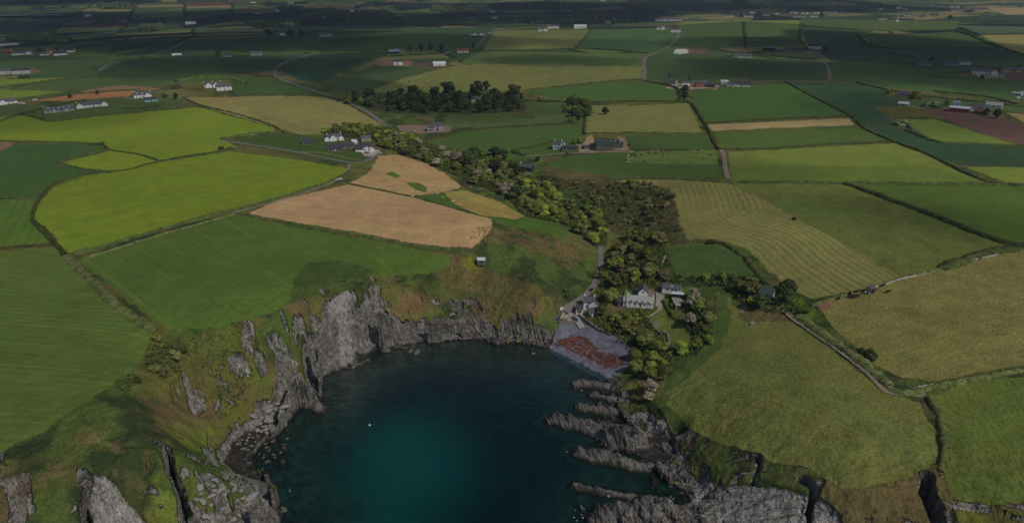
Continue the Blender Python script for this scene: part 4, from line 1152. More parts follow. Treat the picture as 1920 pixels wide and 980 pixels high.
def crown_mesh(seed, h, r, zb, lobes, nq, size, conic=False, sparse=False):
    rs = np.random.default_rng(seed)
    VV, FF = [], []; base = 0
    L = []
    for i in range(lobes):
        a = rs.uniform(0, 2 * math.pi); k = rs.uniform(0, 1) ** .6
        zc = zb + (h - zb) * (rs.uniform(.2, .85))
        rad = r * (1 - .8 * (zc - zb) / (h - zb) if conic else (1 - .35 * abs(2 * (zc - zb) / (h - zb) - .8)))
        c = np.array([math.cos(a) * k * rad * .78, math.sin(a) * k * rad * .78, zc])
        e = np.array([1, 1, .8]) * rs.uniform(.34, .52) * r * (.7 if conic else 1)
        L.append((c, e))
    L.append((np.array([0, 0, zb + (h - zb) * .45]), np.array([r * .6, r * .6, (h - zb) * .42])))
    for c, e in L:
        if not sparse:                                       # inner mass of twigs and leaves
            V, F = ICO1
            Vn = V * e * (.78 + .25 * rs.uniform(0, 1, (len(V), 1))) + c
            VV.append(Vn); FF.append(np.concatenate([F, F[:, 2:3]], 1) + base); base += len(Vn)
        m_ = int(nq / len(L))
        d = rs.normal(0, 1, (m_, 3)); d /= np.linalg.norm(d, axis=1, keepdims=True)
        d[:, 2] = np.where(d[:, 2] < -.3, -d[:, 2], d[:, 2])
        Pq = d * e * rs.uniform(.82, 1.14, (m_, 1)) + c
        V, F = leaf_quads(Pq, d, size, rs)
        VV.append(V); FF.append(F + base); base += len(V)
    return np.concatenate(VV), np.concatenate(FF)

def tri_fix(V, F, name, mat, parent):
    fl = [tuple(f[:3]) if f[2] == f[3] else tuple(f) for f in F.tolist()]
    return np_mesh(name, V, fl, mat, parent)

PROTO = {}
def tree_proto(key, name, mat, seed, h, r, zb, lobes, nq, size, trunk=True, conic=False, sparse=False):
    root = empty(name, (0, -900, -500))
    if trunk:
        rs = random.Random(seed); b = MB()
        b.tube([(0, 0, -.6), (rs.uniform(-.1, .1), .05, h * .25), (rs.uniform(-.3, .3), rs.uniform(-.3, .3), h * .62)], [h * .04, h * .03, h * .015], 7)
        for k in range(5):
            a = k * 1.26 + rs.random(); z = h * (.22 + .09 * k)
            b.tube([(0, 0, z), (math.cos(a) * r * .3, math.sin(a) * r * .3, z + h * .12), (math.cos(a) * r * .6, math.sin(a) * r * .6, z + h * .22)], [h * .016, h * .011, h * .005], 5)
        b.build("trunk", M['bark'], root)
    V, F = crown_mesh(seed, h, r, zb, lobes, nq, size, conic, sparse)
    tri_fix(V, F, "crown", M[mat], root)
    PROTO[key] = [root, False]
for i, (mt, hh_, r_) in enumerate([('leaf_mid', 8, 3.6), ('leaf_light', 7.5, 3.4), ('leaf_olive', 7, 3.3), ('leaf_mid', 6.5, 3.6), ('leaf_brown', 6.5, 3.0), ('leaf_dark', 9.5, 4.0), ('leaf_twig', 7.5, 3.2)]):
    tree_proto('tree%d' % i, 'broadleaf_tree', mt, 40 + i, hh_, r_, hh_ * .03, 13, 1700, .40, sparse=(mt == 'leaf_twig'))
tree_proto('pine0', 'pine_tree', 'leaf_dark', 60, 10, 4.4, .8, 11, 1400, .5); tree_proto('pine1', 'pine_tree', 'leaf_dark', 61, 11, 3.6, .8, 12, 1400, .5, conic=True)
for i, mt in enumerate(['hedge', 'hedge_green', 'leaf_olive', 'leaf_yellow', 'leaf_blossom', 'leaf_light', 'leaf_brown']):
    tree_proto('bush%d' % i, 'shrub', mt, 70 + i, 2.4, 1.9, 0, 6, 420, .26, trunk=False)

placed = 0
def put(key, x, y, s, label, group=None, cat=None, sz=None):
    global placed
    root, used = PROTO[key]
    if used: o = copy_tree(root)
    else: o = root; PROTO[key][1] = True
    o.location = (x, y, float(height(x, y)) - .25 * s)
    o.rotation_euler = (0, 0, random.uniform(0, 6.28))
    k = s * random.uniform(.92, 1.1)
    o.scale = (k, k * random.uniform(.9, 1.1), (sz or s) * random.uniform(.9, 1.1))
    tag(o, label, cat or ('shrub' if key.startswith('bush') else 'tree'), group)
    placed += 1
    return o

def scatter(poly, spacing, maxn=400):
    """points spread over a patch of ground"""
    W = ground(smooth_line(poly, 20, True))
    x0, y0 = W.min(0); x1, y1 = W.max(0)
    pts = []
    ny = int((y1 - y0) / spacing) + 1; nx = int((x1 - x0) / spacing) + 1
    for j in range(ny):
        for i in range(nx):
            pts.append((x0 + (i + .5 * (j % 2) + random.uniform(-.5, .5)) * spacing, y0 + (j + random.uniform(-.5, .5)) * spacing))
    P_ = np.array(pts)
    ok = in_poly(P_[:, 0], P_[:, 1], W)
    P_ = P_[ok]
    if len(P_) > maxn: P_ = P_[np.random.default_rng(3).permutation(len(P_))[:maxn]]
    return P_

WOODS = [
 ([(604,250),(640,238),(690,238),(722,246),(770,258),(790,270),(750,285),(718,280),(700,262),(650,250)], 6.5, .85, ['tree0','tree3','tree1'], "trees of the shelter belt behind the white farmhouses", "bushy green tree in the belt behind the white farmhouses"),
 ([(718,262),(770,262),(800,275),(850,290),(862,310),(840,322),(800,305),(752,286)], 8, .9, ['tree0','tree2','tree3','tree6'], "trees at the head of the wooded valley", "rounded tree at the head of the wooded valley above the tan field"),
 ([(850,290),(930,292),(985,325),(1012,345),(990,395),(950,372),(900,350),(855,328)], 8, 1.0, ['tree0','tree2','tree5','tree3','tree6'], "trees of the upper valley wood", "dull green tree in the upper valley wood by the dark cabin"),
 ([(985,345),(1012,338),(1060,375),(1100,392),(1132,410),(1130,470),(1100,462),(1066,425),(1030,410),(985,398)], 8, 1.05, ['tree1','tree1','tree3','tree0','tree2'], "bright trees of the lower valley wood", "bright green tree in the lower valley wood beside the lane"),
 ([(1136,478),(1160,455),(1200,440),(1245,452),(1236,490),(1270,515),(1230,540),(1195,538),(1150,560),(1125,600),(1116,590),(1125,530)], 7.5, .95, ['tree0','tree1','tree2','tree4','tree3'], "trees between the lane and the long cottage", "tree of the wood between the narrow lane and the long cottage"),
 ([(1236,505),(1280,516),(1345,516),(1410,520),(1418,534),(1345,535),(1260,536)], 6.5, .7, ['tree2','tree0','tree4','bush1'], "thicket behind the cottage sheds", "low scrubby tree in the thicket behind the cottage sheds"),
 ([(1110,600),(1150,592),(1205,588),(1216,612),(1226,640),(1190,665),(1150,640),(1120,622)], 6.8, .85, ['tree2','tree4','tree6','tree0'], "trees between the beach and the cottage garden", "brownish tree between the shingle beach and the cottage garden"),
 ([(1195,640),(1240,640),(1260,660),(1255,690),(1245,715),(1215,715),(1188,700),(1185,672)], 7, 1.0, ['tree0','tree2','tree3'], "trees above the south end of the beach", "leafy tree above the south end of the beach"),
 ([(1290,560),(1318,556),(1330,590),(1332,640),(1300,668),(1268,676),(1262,656),(1300,645),(1296,610),(1278,592)], 6.5, .75, ['tree2','tree6','tree3','tree1'], "trees round the garden lawn", "garden tree at the edge of the sloping lawn"),
 ([(1382,538),(1412,536),(1440,556),(1446,578),(1420,582),(1392,574),(1380,556)], 6.5, 1.0, ['tree5','tree2','tree5'], "dense trees beside the green roofed barn", "dense dark tree beside the green roofed barn in the field corner"),
 ([(1452,548),(1475,550),(1496,570),(1512,586),(1496,592),(1472,576)], 6, .75, ['tree5','tree2'], "dark trees along the dirt track", "dark rounded tree on the bank by the dirt track"),
 ([(1060,196),(1100,186),(1112,214),(1090,230),(1062,228)], 9, .95, ['tree5','tree0'], "dark trees at the field junction", "tall dark tree at the junction of hedges north of the farm"),
 ([(640,186),(700,176),(700,205),(730,235),(700,210),(660,200)], 13, 1.1, ['tree5','tree0'], "dark trees by the road bend", "dark tree along the road below the striped field"),
 ([(720,178),(770,176),(880,178),(930,172),(985,182),(985,206),(930,212),(820,212),(730,212)], 14, 1.0, ['pine0','pine1','tree5'], "dark trees round the white manor house", "tall dark tree in the grove round the white manor house"),
 ([(1130,345),(1240,350),(1262,375),(1270,440),(1220,450),(1150,430),(1110,385)], 11, 1.0, ['bush0','bush6','bush2','bush1'], "scrub on the far side of the valley", "dark scrub bush on the rough valley side"),
 ([(1005,330),(1060,335),(1120,345),(1130,390),(1060,370),(1010,345)], 11, 1.0, ['bush0','bush2'], "scrub near the dark cabin", "low scrub bush on the slope below the farm"),
 ([(285,640),(330,650),(345,700),(310,715),(280,690)], 4, .8, ['bush0','bush2'], "gorse clumps at the head of the gully", "dark gorse bush at the head of the left gully"),
 ([(215,718),(255,702),(262,715),(235,735)], 3.4, .7, ['bush0'], "gorse on the field margin", "dark gorse bush on the grassy margin below the left field"),
 ([(1075,545),(1062,562),(1052,556),(1064,540)], 4, 1.0, ['bush2','bush1'], "bushes above the lane", "bush on the bank above the cove car park"),
 ([(1610,650),(1640,665),(1636,685),(1612,676)], 3.5, .8, ['bush0'], "bushes on the track bank", "dark bush on the bank below the brown field"),
]
for poly, sp, s, keys, grp, lab in WOODS:
    for x, y in scatter(poly, sp * (1.42 if keys[0].startswith('tree') else (1.1 if keys[0].startswith('pine') else .72))):
        k = random.choice(keys)
        if k.startswith('tree') and float(height(x, y)) < 1: continue
        if k.startswith('tree'):
            q_ = random.uniform(.75, 1.25); put(k, x, y, s * 1.42 * q_, lab, grp, sz=s * 1.08 * q_)
        else: put(k, x, y, s * random.choice([.6, .8, 1, 1.3, 1.9]) * random.uniform(.8, 1.2), lab, grp)
SINGLES = [('bush3',1160,568,1.3,"yellow flowering gorse left of the long cottage"),('bush3',1408,563,1.3,"yellow gorse in bloom against the dark trees"),('bush3',1280,648,1.0,"small yellow bush at the foot of the garden"),
 ('tree0',1200,592,.7,"round bright green bush in front of the long cottage"),('bush5',1262,575,1.0,"lime green clipped bush at the end of the drive"),('tree1',1240,690,.95,"large fresh green tree beside the pasture above the beach"),
 ('tree6',1220,735,1.1,"bare twiggy tree on the shore slope above the rocks"),('tree6',1216,752,.8,"small bare twiggy tree lowest on the shore slope"),('tree6',1300,560,1.0,"leafless brown tree right of the glasshouse"),('tree6',1310,572,.9,"leafless grey tree below the pale metal roof"),
 ('bush0',1335,456,1.6,"dark round bush at the top of the small green field"),('tree5',945,300,1.1,"dark evergreen tree standing above the valley wood"),('tree5',1008,303,.6,"round dark bush below the farmhouse garden"),
 ('bush0',190,272,1.6,"dark hawthorn at the bend of the hedge in the lime field"),('bush0',415,280,1.7,"brownish hawthorn at the end of the lime field hedge"),('bush0',430,280,1.3,"low hawthorn beside the brownish one in the lime field hedge"),
 ('tree5',132,185,.7,"dark bush below the long brown strip"),('tree5',183,178,.7,"dark bush at the far edge of the brown strip"),('tree3',310,183,1.1,"rounded tree behind the turquoise house"),('tree5',330,186,.9,"dark tree right of the turquoise house"),
 ('tree5',1283,176,1.3,"dark tree at the field corner below the orange brick house"),('tree5',1283,188,1.1,"lower dark tree at the field corner below the orange brick house"),('tree3',1088,268,1.0,"tree left of the big green barn"),('tree0',1078,270,.8,"small round tree behind the green roofed annexe"),
 ('bush3',1716,186,4.2,"large golden tree right of the slate roofed bungalow"),('bush2',1668,176,3.2,"olive gold tree left of the slate roofed bungalow"),('bush4',1688,235,3,"hawthorn in white blossom at the corner of the pale field"),
 ('tree5',1840,150,.7,"dark tree below the right hand farmhouse"),('bush4',1735,200,2.6,"hawthorn in blossom left of the red barn"),('bush4',1755,200,3,"larger hawthorn in blossom left of the red barn"),('tree0',1775,198,1.0,"green tree against the red barn"),
 ('tree5',1848,218,.9,"dark tree right of the white farmhouse by the ploughed field"),('tree5',1868,222,1.0,"rightmost dark tree by the ploughed field"),('tree5',1255,148,.8,"dark tree above the road bend"),('tree0',1292,152,.8,"tree behind the grey house on the hill road"),
 ('tree5',1548,100,1.6,"bare dark tree right of the stone farmhouse"),('tree5',1745,120,1.3,"dark tree between the hill bungalows"),('tree5',505,70,2.2,"broad dark tree left of the white lodge"),('tree5',545,70,1.8,"dark tree right of the white lodge"),('tree5',565,69,1.6,"second dark tree right of the white lodge"),
 ('tree5',770,98,1.5,"dark tree left in the row on the hill"),('tree5',790,97,1.6,"second dark tree in the row on the hill"),('tree5',808,96,1.7,"third dark tree in the row on the hill"),('tree5',828,96,1.6,"last dark tree in the row on the hill"),
 ('tree5',410,104,1.2,"dark tree beside the dim grey house"),('tree5',888,92,1.0,"dark tree by the red roofed bungalow"),('tree5',75,100,1.4,"dark tree between the white farm and the yellow house"),
 ('tree5',1150,46,2.4,"dark tree on the skyline ridge"),('tree5',1175,45,2.4,"second dark tree on the skyline ridge"),('tree5',1195,44,2.4,"third dark tree on the skyline ridge"),('tree5',1130,46,2.0,"leftmost dark tree on the skyline ridge"),
 ('tree5',1540,34,2,"dark tree in the hilltop village"),('tree3',1390,30,2.2,"light green tree in the hilltop village"),('tree5',1425,32,2,"dark tree behind the hilltop cottages"),('tree5',1780,38,2,"dark tree below the hill farms"),
 ('tree3',893,198,.8,"tree in front of the white manor house"),('tree5',912,170,1.4,"large dark tree above the manor house"),('tree5',1135,215,1,"dark tree in the hedge beside the pale hayfield"),
 ('bush4',1018,190,3,"hawthorn in blossom in the hedge below the green field"),('bush0',1490,412,1.0,"tiny dark bush at the edge of the striped field"),('bush1',1195,420,1.8,"bright bush amid the valley scrub"),('bush0',1245,365,2.2,"dark thicket at the head of the striped hayfield"),('bush0',1260,372,2,"second dark thicket at the head of the striped hayfield")]
for k, u, v, s, lab in SINGLES:
    x, y = ground([(u, v)])[0]; put(k, x, y, s, lab)

# far belts of woodland that read as one mass
def woodland(name, polys, size, label):
    VV, FF = [], []; base = 0; rs = np.random.default_rng(5)
    V0, F0 = ICO2
    for poly, sp in polys:
        for x, y in scatter(poly, sp, 600):
            s_ = size * rs.uniform(.7, 1.4)
            z = float(height(x, y))
            V = V0 * (1 + .35 * (rs.uniform(0, 1, (len(V0), 1)) - .5)) * np.array([s_, s_, s_ * .9]) + np.array([x, y, z + s_ * .45])
            VV.append(V); FF.append(F0 + base); base += len(V)
    o = np_mesh(name, np.concatenate(VV), np.concatenate(FF), M['leaf_dark'])
    tag(o, label, "woodland", kind='stuff')
woodland("distant_woodland", [([(640,30),(730,28),(740,40),(650,44)], 22), ([(740,36),(840,38),(900,48),(760,46)], 24), ([(815,16),(870,17),(860,23),(810,22)], 30), ([(960,10),(1090,8),(1130,14),(1060,18),(960,17)], 34),
 ([(1040,28),(1120,26),(1140,33),(1050,37)], 24), ([(980,40),(1080,34),(1120,40),(1000,46)], 20), ([(1160,12),(1280,12),(1290,19),(1180,20)], 32), ([(1280,10),(1325,10),(1320,17),(1285,17)], 30), ([(1350,12),(1400,11),(1440,15),(1350,19)], 30),
 ([(1370,1),(1395,1),(1398,8),(1380,9)], 34), ([(260,52),(300,50),(310,56),(265,60)], 18), ([(520,14),(560,13),(570,19),(520,19)], 24), ([(180,38),(215,38),(215,45),(180,45)], 20), ([(0,2),(150,-3),(150,3),(0,9)], 40),
 ([(180,8),(250,8),(260,18),(190,16)], 34), ([(500,44),(560,46),(560,50),(490,49)], 20), ([(560,30),(640,30),(640,35),(570,35)], 22), ([(20,72),(85,74),(85,79),(20,78)], 14), ([(90,75),(130,77),(130,82),(90,81)], 14)], 8.5,
 "dark woods and copses spread over the distant valley")
woodland("clifftop_copse", [([(690,176),(720,180),(720,198),(690,200)], 9)], 3.5, "dark low thicket along the road below the hay field")

# ------------------------------------------------------------------ undergrowth below the trees and over the scrub slopes
def undergrowth(name, polys, hmax, size, dens, mat, label, seed):
    rs = np.random.default_rng(seed); VV = []
    for poly in polys:
        W = ground(smooth_line(poly, 16, True)); x0, y0 = W.min(0); x1, y1 = W.max(0)
        n_ = int((x1 - x0) * (y1 - y0) * dens)
        X = rs.uniform(x0, x1, n_); Y = rs.uniform(y0, y1, n_)
        ok = in_poly(X, Y, W) & (fbm(X / 9, Y / 9, 3, seed) > .38); X = X[ok]; Y = Y[ok]
        lump = np.clip(fbm(X / 5, Y / 5, 3, seed + 1) * 1.9 - .45, 0.05, 1.2)
        e = .8
        gx_ = (fbm((X + e) / 5, Y / 5, 3, seed + 1) - fbm((X - e) / 5, Y / 5, 3, seed + 1)) * hmax * 1.2; gy_ = (fbm(X / 5, (Y + e) / 5, 3, seed + 1) - fbm(X / 5, (Y - e) / 5, 3, seed + 1)) * hmax * 1.2
        Z = height(X, Y) + lump * hmax * rs.uniform(.75, 1.1, len(X))
        N_ = np.stack([-gx_, -gy_, np.full(len(X), .8)], -1)
        V2, _ = leaf_quads(np.stack([X, Y, Z], -1), N_, size, rs); VV.append(V2)
    V = np.concatenate(VV); F = np.arange(len(V)).reshape(-1, 4)
    o = np_mesh(name, V, F, M[mat]); tag(o, label, "undergrowth", kind='stuff')
undergrowth("undergrowth", WOODFLOOR[:5], 3.4, .5, 1.7, 'under_wood', "leafy undergrowth filling the gaps below the valley trees", 401)
undergrowth("scrub", [[(1130,345),(1240,350),(1262,375),(1272,445),(1225,455),(1150,435),(1110,385)], [(1005,328),(1060,335),(1120,345),(1130,395),(1060,372),(1010,345)]], 1.5, .42, 1.3, 'under_scrub', "low brownish scrub covering the valley side beyond the trees", 405)
undergrowth("bracken", [[(900,425),(1000,430),(1080,460),(1100,500),(1060,560),(1000,590),(920,570),(860,540),(830,520),(870,470)], [(560,560),(640,535),(720,525),(850,520),(880,560),(760,560),(640,560)]], .55, .32, .9, 'under_bracken', "rough bracken and grass tussocks on the slope above the cove", 409)
undergrowth("gorse", [[(285,635),(340,645),(350,700),(310,720),(275,690)], [(212,722),(255,700),(262,715),(235,738)], [(330,640),(430,625),(560,590),(600,600),(590,640),(500,640),(480,700),(430,770),(380,700)]], 1.2, .36, 1.0, 'under_gorse', "dark gorse and brambles on the left slope above the cove", 413)

# ------------------------------------------------------------------ hedges
def hedge(pts, w, h, label, mat='hedge', dens=1.0, name="hedge"):
    W = line(pts, 10)
    seg = np.r_[0, np.cumsum(np.hypot(*np.diff(W, axis=0).T))]
    dist = np.hypot(W[:, 0].mean(), W[:, 1].mean())
    if dist > 600: w = w * .72
    st = max(1.2, dist / 420)
    n_ = max(3, int(seg[-1] / st))
    q = np.linspace(0, seg[-1], n_)
    x = np.interp(q, seg, W[:, 0]); y = np.interp(q, seg, W[:, 1])
    dx = np.gradient(x); dy = np.gradient(y); L = np.hypot(dx, dy) + 1e-9
    nx, ny = -dy / L, dx / L
    sd = int(abs(pts[0][0]) * 7 + abs(pts[0][1])) % 997
    hh_ = h * (.45 + 1.0 * fbm(q / 11, q * 0, 4, sd)); ww = w * (.55 + .85 * fbm(q / 9, q * 0 + 5, 3, sd))
    V = []
    for c_, zf in ((-.62, -.1), (-.45, .55), (-.15, 1.0), (.2, .95), (.46, .5), (.62, -.1)):
        jx = (hash2(np.arange(n_), np.full(n_, int(c_ * 100)), sd) - .5) * .35 * w
        X = x + nx * (ww * c_ + jx); Y = y + ny * (ww * c_ + jx)
        V.append(np.stack([X, Y, height(X, Y) + hh_ * zf * (.85 + .3 * hash2(np.arange(n_), np.full(n_, int(c_ * 90)), sd + 1)) - .25 * (zf < 0)], -1))
    V = np.stack(V, 1).reshape(-1, 3)
    F = np.array([(i * 6 + j, i * 6 + j + 1, (i + 1) * 6 + j + 1, (i + 1) * 6 + j) for i in range(n_ - 1) for j in range(5)])[:, ::-1]
    rs = np.random.default_rng(sd)
    nq = int(min(9000, seg[-1] * w * 1.6 * dens * min(1, 700 / dist)))
    if nq > 10:
        k = rs.integers(0, n_, nq); c_ = rs.uniform(-.62, .62, nq)
        X = x[k] + nx[k] * ww[k] * c_ + rs.normal(0, st * .4, nq); Y = y[k] + ny[k] * ww[k] * c_ + rs.normal(0, st * .4, nq)
        Z = height(X, Y) + hh_[k] * (1 - (np.abs(c_) / .66) ** 2) * rs.uniform(.6, 1.3, nq)
        N_ = np.stack([nx[k] * c_, ny[k] * c_, np.full(nq, .7)], -1)
        V2, F2 = leaf_quads(np.stack([X, Y, Z], -1), N_, .32 * max(1, dist / 600), rs)
        F = np.concatenate([F, F2 + len(V)]); V = np.concatenate([V, V2])
    o = np_mesh(name, V, F, M[mat])
    return tag(o, label, "hedge")
HEDGES = [([(126,480),(150,505),(190,545),(240,590),(270,606),(292,622)],4.5,1.2,"broad scrubby bank dividing the two nearest left fields",'hedge_rough'),
 ([(-20,467),(60,462),(104,459)],2.6,1.2,"hedge along the top of the nearest left field",'hedge'),
 ([(134,477),(200,461),(300,431),(400,402),(440,394),(530,370),(620,341),(655,322)],3.0,1.5,"long hedge along the lower edge of the big lime field",'hedge'),
 ([(152,486),(300,441),(440,402)],1.6,.8,"thin hedge along the top of the mown field left of the cove",'hedge_rough'),
 ([(452,401),(560,422),(680,442),(800,464),(880,471)],3.6,1.4,"hedge along the lower edge of the tan stubble field",'hedge'),
 ([(62,415),(62,400),(76,370),(102,345),(150,330),(205,322),(245,318),(300,303),(440,279)],2.8,1.2,"curving hedge along the upper edge of the big lime field",'hedge'),
 ([(60,412),(80,432),(104,457),(122,478)],3.2,1.2,"hedge on the left end of the big lime field",'hedge'),
 ([(-20,372),(70,373)],2.0,1.2,"short hedge at the left edge below the dark green field",'hedge'),
 ([(108,304),(150,316),(207,324)],2.6,1.2,"hedge on the lower side of the small lime field",'hedge'),
 ([(108,304),(150,293),(205,281)],1.8,1.0,"hedge on the upper left side of the small lime field",'hedge'),
 ([(-20,264),(100,267),(188,270),(206,281),(260,290),(300,302)],2.0,1.2,"hedge between the upper lime field and the dark green field",'hedge'),
 ([(0,228),(45,216),(95,228),(180,218),(300,206),(372,200)],2.4,1.4,"hedge along the top of the upper lime field",'hedge'),
 ([(345,184),(375,198),(450,216),(520,240),(532,250)],2.8,1.5,"hedge on the lower left of the striped hay field",'hedge'),
 ([(415,262),(470,252),(528,247)],4,1.8,"hedge above the lane end in the lime field",'hedge'),
 ([(440,270),(520,283),(600,299),(650,311)],2.2,1.0,"hedge along the lane below the white farmhouses",'hedge'),
 ([(560,286),(600,287),(640,295),(680,302)],3.0,1.2,"rough hedge above the lane below the white farmhouses",'hedge_rough'),
 ([(656,346),(720,358),(776,370)],1.6,.7,"thin dark hedge across the tan fields",'hedge'),
 ([(988,170),(1060,162),(1150,153),(1204,150)],4,2,"hedge above the bright green field in the middle",'hedge'),
 ([(985,190),(1100,193),(1200,191),(1290,192)],4,2.2,"hedge below the bright green field in the middle",'hedge'),
 ([(1284,190),(1297,195),(1310,215),(1328,245),(1340,270),(1347,281)],4.6,2,"overgrown hedge running down beside the dirt track",'hedge'),
 ([(1320,232),(1450,224),(1604,218)],2.4,1.5,"hedge above the narrow tan strip",'hedge'),
 ([(1338,248),(1450,243),(1604,237)],2.4,1.5,"hedge below the narrow tan strip",'hedge'),
 ([(1352,281),(1450,279),(1560,271),(1668,266)],2.6,1.5,"hedge above the large pale pasture on the right",'hedge'),
 ([(1472,154),(1530,185),(1600,221),(1618,240),(1680,268),(1740,290),(1800,320),(1850,340),(1910,349)],3.6,1.8,"long diagonal hedge along the dark green strip",'hedge'),
 ([(1140,336),(1250,335),(1370,341),(1580,343),(1750,345),(1940,347)],3,1.6,"long straight hedge across the right hand fields",'hedge'),
 ([(1585,345),(1660,372),(1750,405),(1850,445),(1900,459),(1940,464)],4.2,2,"dark diagonal hedge on the far right pasture",'hedge'),
 ([(1300,452),(1345,454),(1372,466),(1400,486),(1422,515)],3.0,1.4,"hedge curving round the small green field above the cottage",'hedge'),
 ([(1422,515),(1440,535),(1475,562),(1505,590)],5,2,"bushy hedge beside the green roofed barn",'hedge_green'),
 ([(1522,572),(1600,549),(1690,521),(1765,504)],2.0,.9,"low hedge bank along the top of the brown pasture",'hedge_rough'),
 ([(1765,504),(1800,490),(1850,474),(1905,466)],7,1.6,"wide scrubby bank above the brown pasture",'hedge'),
 ([(1100,250),(1200,250),(1322,251)],2.6,1.6,"hedge above the field behind the big barn",'hedge'),
 ([(800,263),(880,246),(960,238),(1086,232)],3.6,1.8,"curving hedge above the farmhouse field",'hedge'),
 ([(1096,194),(1098,222),(1096,252)],4,2.2,"hedge on the left side of the pale hayfield",'hedge'),
 ([(900,222),(960,218),(1000,221)],8,2,"thick hedge in front of the manor grove",'hedge_green'),
 ([(1742,745),(1764,790),(1770,840),(1764,885)],3.0,1.2,"curved hedge bank between the two lower right pastures",'hedge_rough'),
 ([(1665,727),(1700,738),(1760,722),(1840,708),(1940,690)],3.2,1.2,"hedge bank below the brown pasture",'hedge_rough'),
 ([(1495,592),(1560,640),(1620,682),(1668,724)],4.5,1.4,"rough bank beside the dirt track on the right",'hedge_rough'),
 ([(1694,244),(1760,267),(1830,271),(1940,275)],3,1.8,"hedge below the pale field near the ploughed land",'hedge'),
 ([(1694,232),(1712,243),(1728,255),(1745,264)],6,2.6,"hawthorn hedge at the left end of the pale field",'leaf_blossom'),
 ([(1604,156),(1700,176),(1800,188),(1940,202)],3,1.6,"hedge across the fields left of the red barn",'hedge'),
 ([(1556,119),(1700,120),(1745,121)],4,2,"dark hedge left of the hill bungalows",'hedge'),
 ([(1502,46),(1500,75),(1512,92)],4,2.2,"hedge running down to the stone farmhouse",'hedge'),
 ([(1504,50),(1640,58),(1790,57)],4,2.2,"long hedge below the hilltop village on the right",'hedge'),
 ([(1608,66),(1640,89),(1760,91),(1882,92)],4,2.2,"hedge below the angular green field",'hedge'),
 ([(1608,65),(1676,66),(1665,59)],4,2,"short hedge of the angular green field",'hedge'),
 ([(1795,57),(1850,80),(1940,112)],5,2.4,"diagonal hedge below the pale field at the right edge",'hedge'),
 ([(1393,42),(1396,65),(1398,90)],3.5,2,"hedge between the two hill fields right of the road",'hedge'),
 ([(1308,136),(1360,138),(1398,137),(1402,112)],3.5,2,"angled hedge in the dark field above the brick house",'hedge'),
 ([(860,97),(1000,95),(1100,92),(1212,100)],4,2,"hedge across the middle hill fields",'hedge'),
 ([(1110,56),(1095,75),(1076,93)],4,2,"diagonal hedge left of the bright hill field",'hedge'),
 ([(515,132),(560,118),(600,102),(620,97)],4,2,"hedge beside the bend of the left hill road",'hedge'),
 ([(600,157),(660,128),(718,104)],5,2.4,"scattered hedge above the dark green field",'hedge'),
 ([(640,97),(700,97),(740,95)],5,2.2,"dark hedge left of the blue roofed shed",'hedge'),
 ([(200,107),(340,106),(480,101),(600,98)],3.5,2,"straight hedge across the left hill fields",'hedge'),
 ([(225,130),(340,129),(420,133),(520,148)],3.5,2,"hedge below the winding left hill road",'hedge'),
 ([(0,165),(70,156),(140,147),(200,139)],3.5,2,"hedge between the two yellow green fields on the left",'hedge'),
 ([(330,154),(380,146),(430,148),(460,158)],9,3,"thick hedge behind the white farm cluster",'hedge_green'),
 ([(60,189),(140,178),(200,172),(262,168)],2.6,1.5,"hedge above the long brown strip",'hedge'),
 ([(440,178),(560,178),(620,183),(690,205)],3,1.8,"hedge along the top of the striped hay field",'hedge'),
 ([(1180,198),(1286,194)],2,1.2,"low hedge above the pale hayfield",'hedge'),
 ([(1208,152),(1270,167),(1274,190)],4,2.2,"hedge on the right end of the bright green field",'hedge'),
 ([(1300,170),(1440,157),(1470,153)],2,1.2,"hedge below the orange brick house",'hedge'),
 ([(985,292),(960,284),(1000,276),(1035,268)],5,1.8,"dark clipped hedge left of the farmhouse",'hedge'),
 ([(1243,565),(1252,580),(1262,594),(1290,612)],2.2,1.8,"tall clipped hedge between the drive and the glasshouse",'hedge_green'),
 ([(1174,545),(1170,562)],3,2,"clipped hedge left of the cottage yard",'hedge_green'),
 ([(1750,172),(1850,182),(1905,196)],3,1.6,"hedge above the farmhouse by the ploughed land",'hedge'),
 ([(30,217),(80,205),(130,194),(160,190)],3.5,2,"hedge along the lane left of the stone house",'hedge'),
 ([(230,204),(262,204),(300,200)],3.5,1.2,"garden hedge below the white bungalow",'hedge'),
 ([(1735,144),(1790,146),(1850,149),(1892,148)],3.5,1.8,"dark garden hedge round the white house on the right",'hedge'),
 ([(120,80),(160,76),(225,70)],5,2.5,"dark hedge above the white farm on the left",'hedge'),
 ([(205,102),(220,85),(248,68)],5,2.5,"diagonal hedge right of the yellow green field",'hedge'),
 ([(850,97),(880,93),(905,94)],5,2.4,"hedge round the red roofed bungalow",'hedge'),
 ([(1412,100),(1460,107),(1530,112)],4,2,"hedge below the blue barn",'hedge'),
 ([(1660,100),(1700,107),(1745,112)],3,1.6,"thin hedge above the hill bungalows",'hedge'),
 ([(870,68),(900,69),(922,67)],4,2,"garden hedge round the lone hill house",'hedge')]
for p, w, h, lab, mt in HEDGES: hedge(p, w, h, lab, mt)

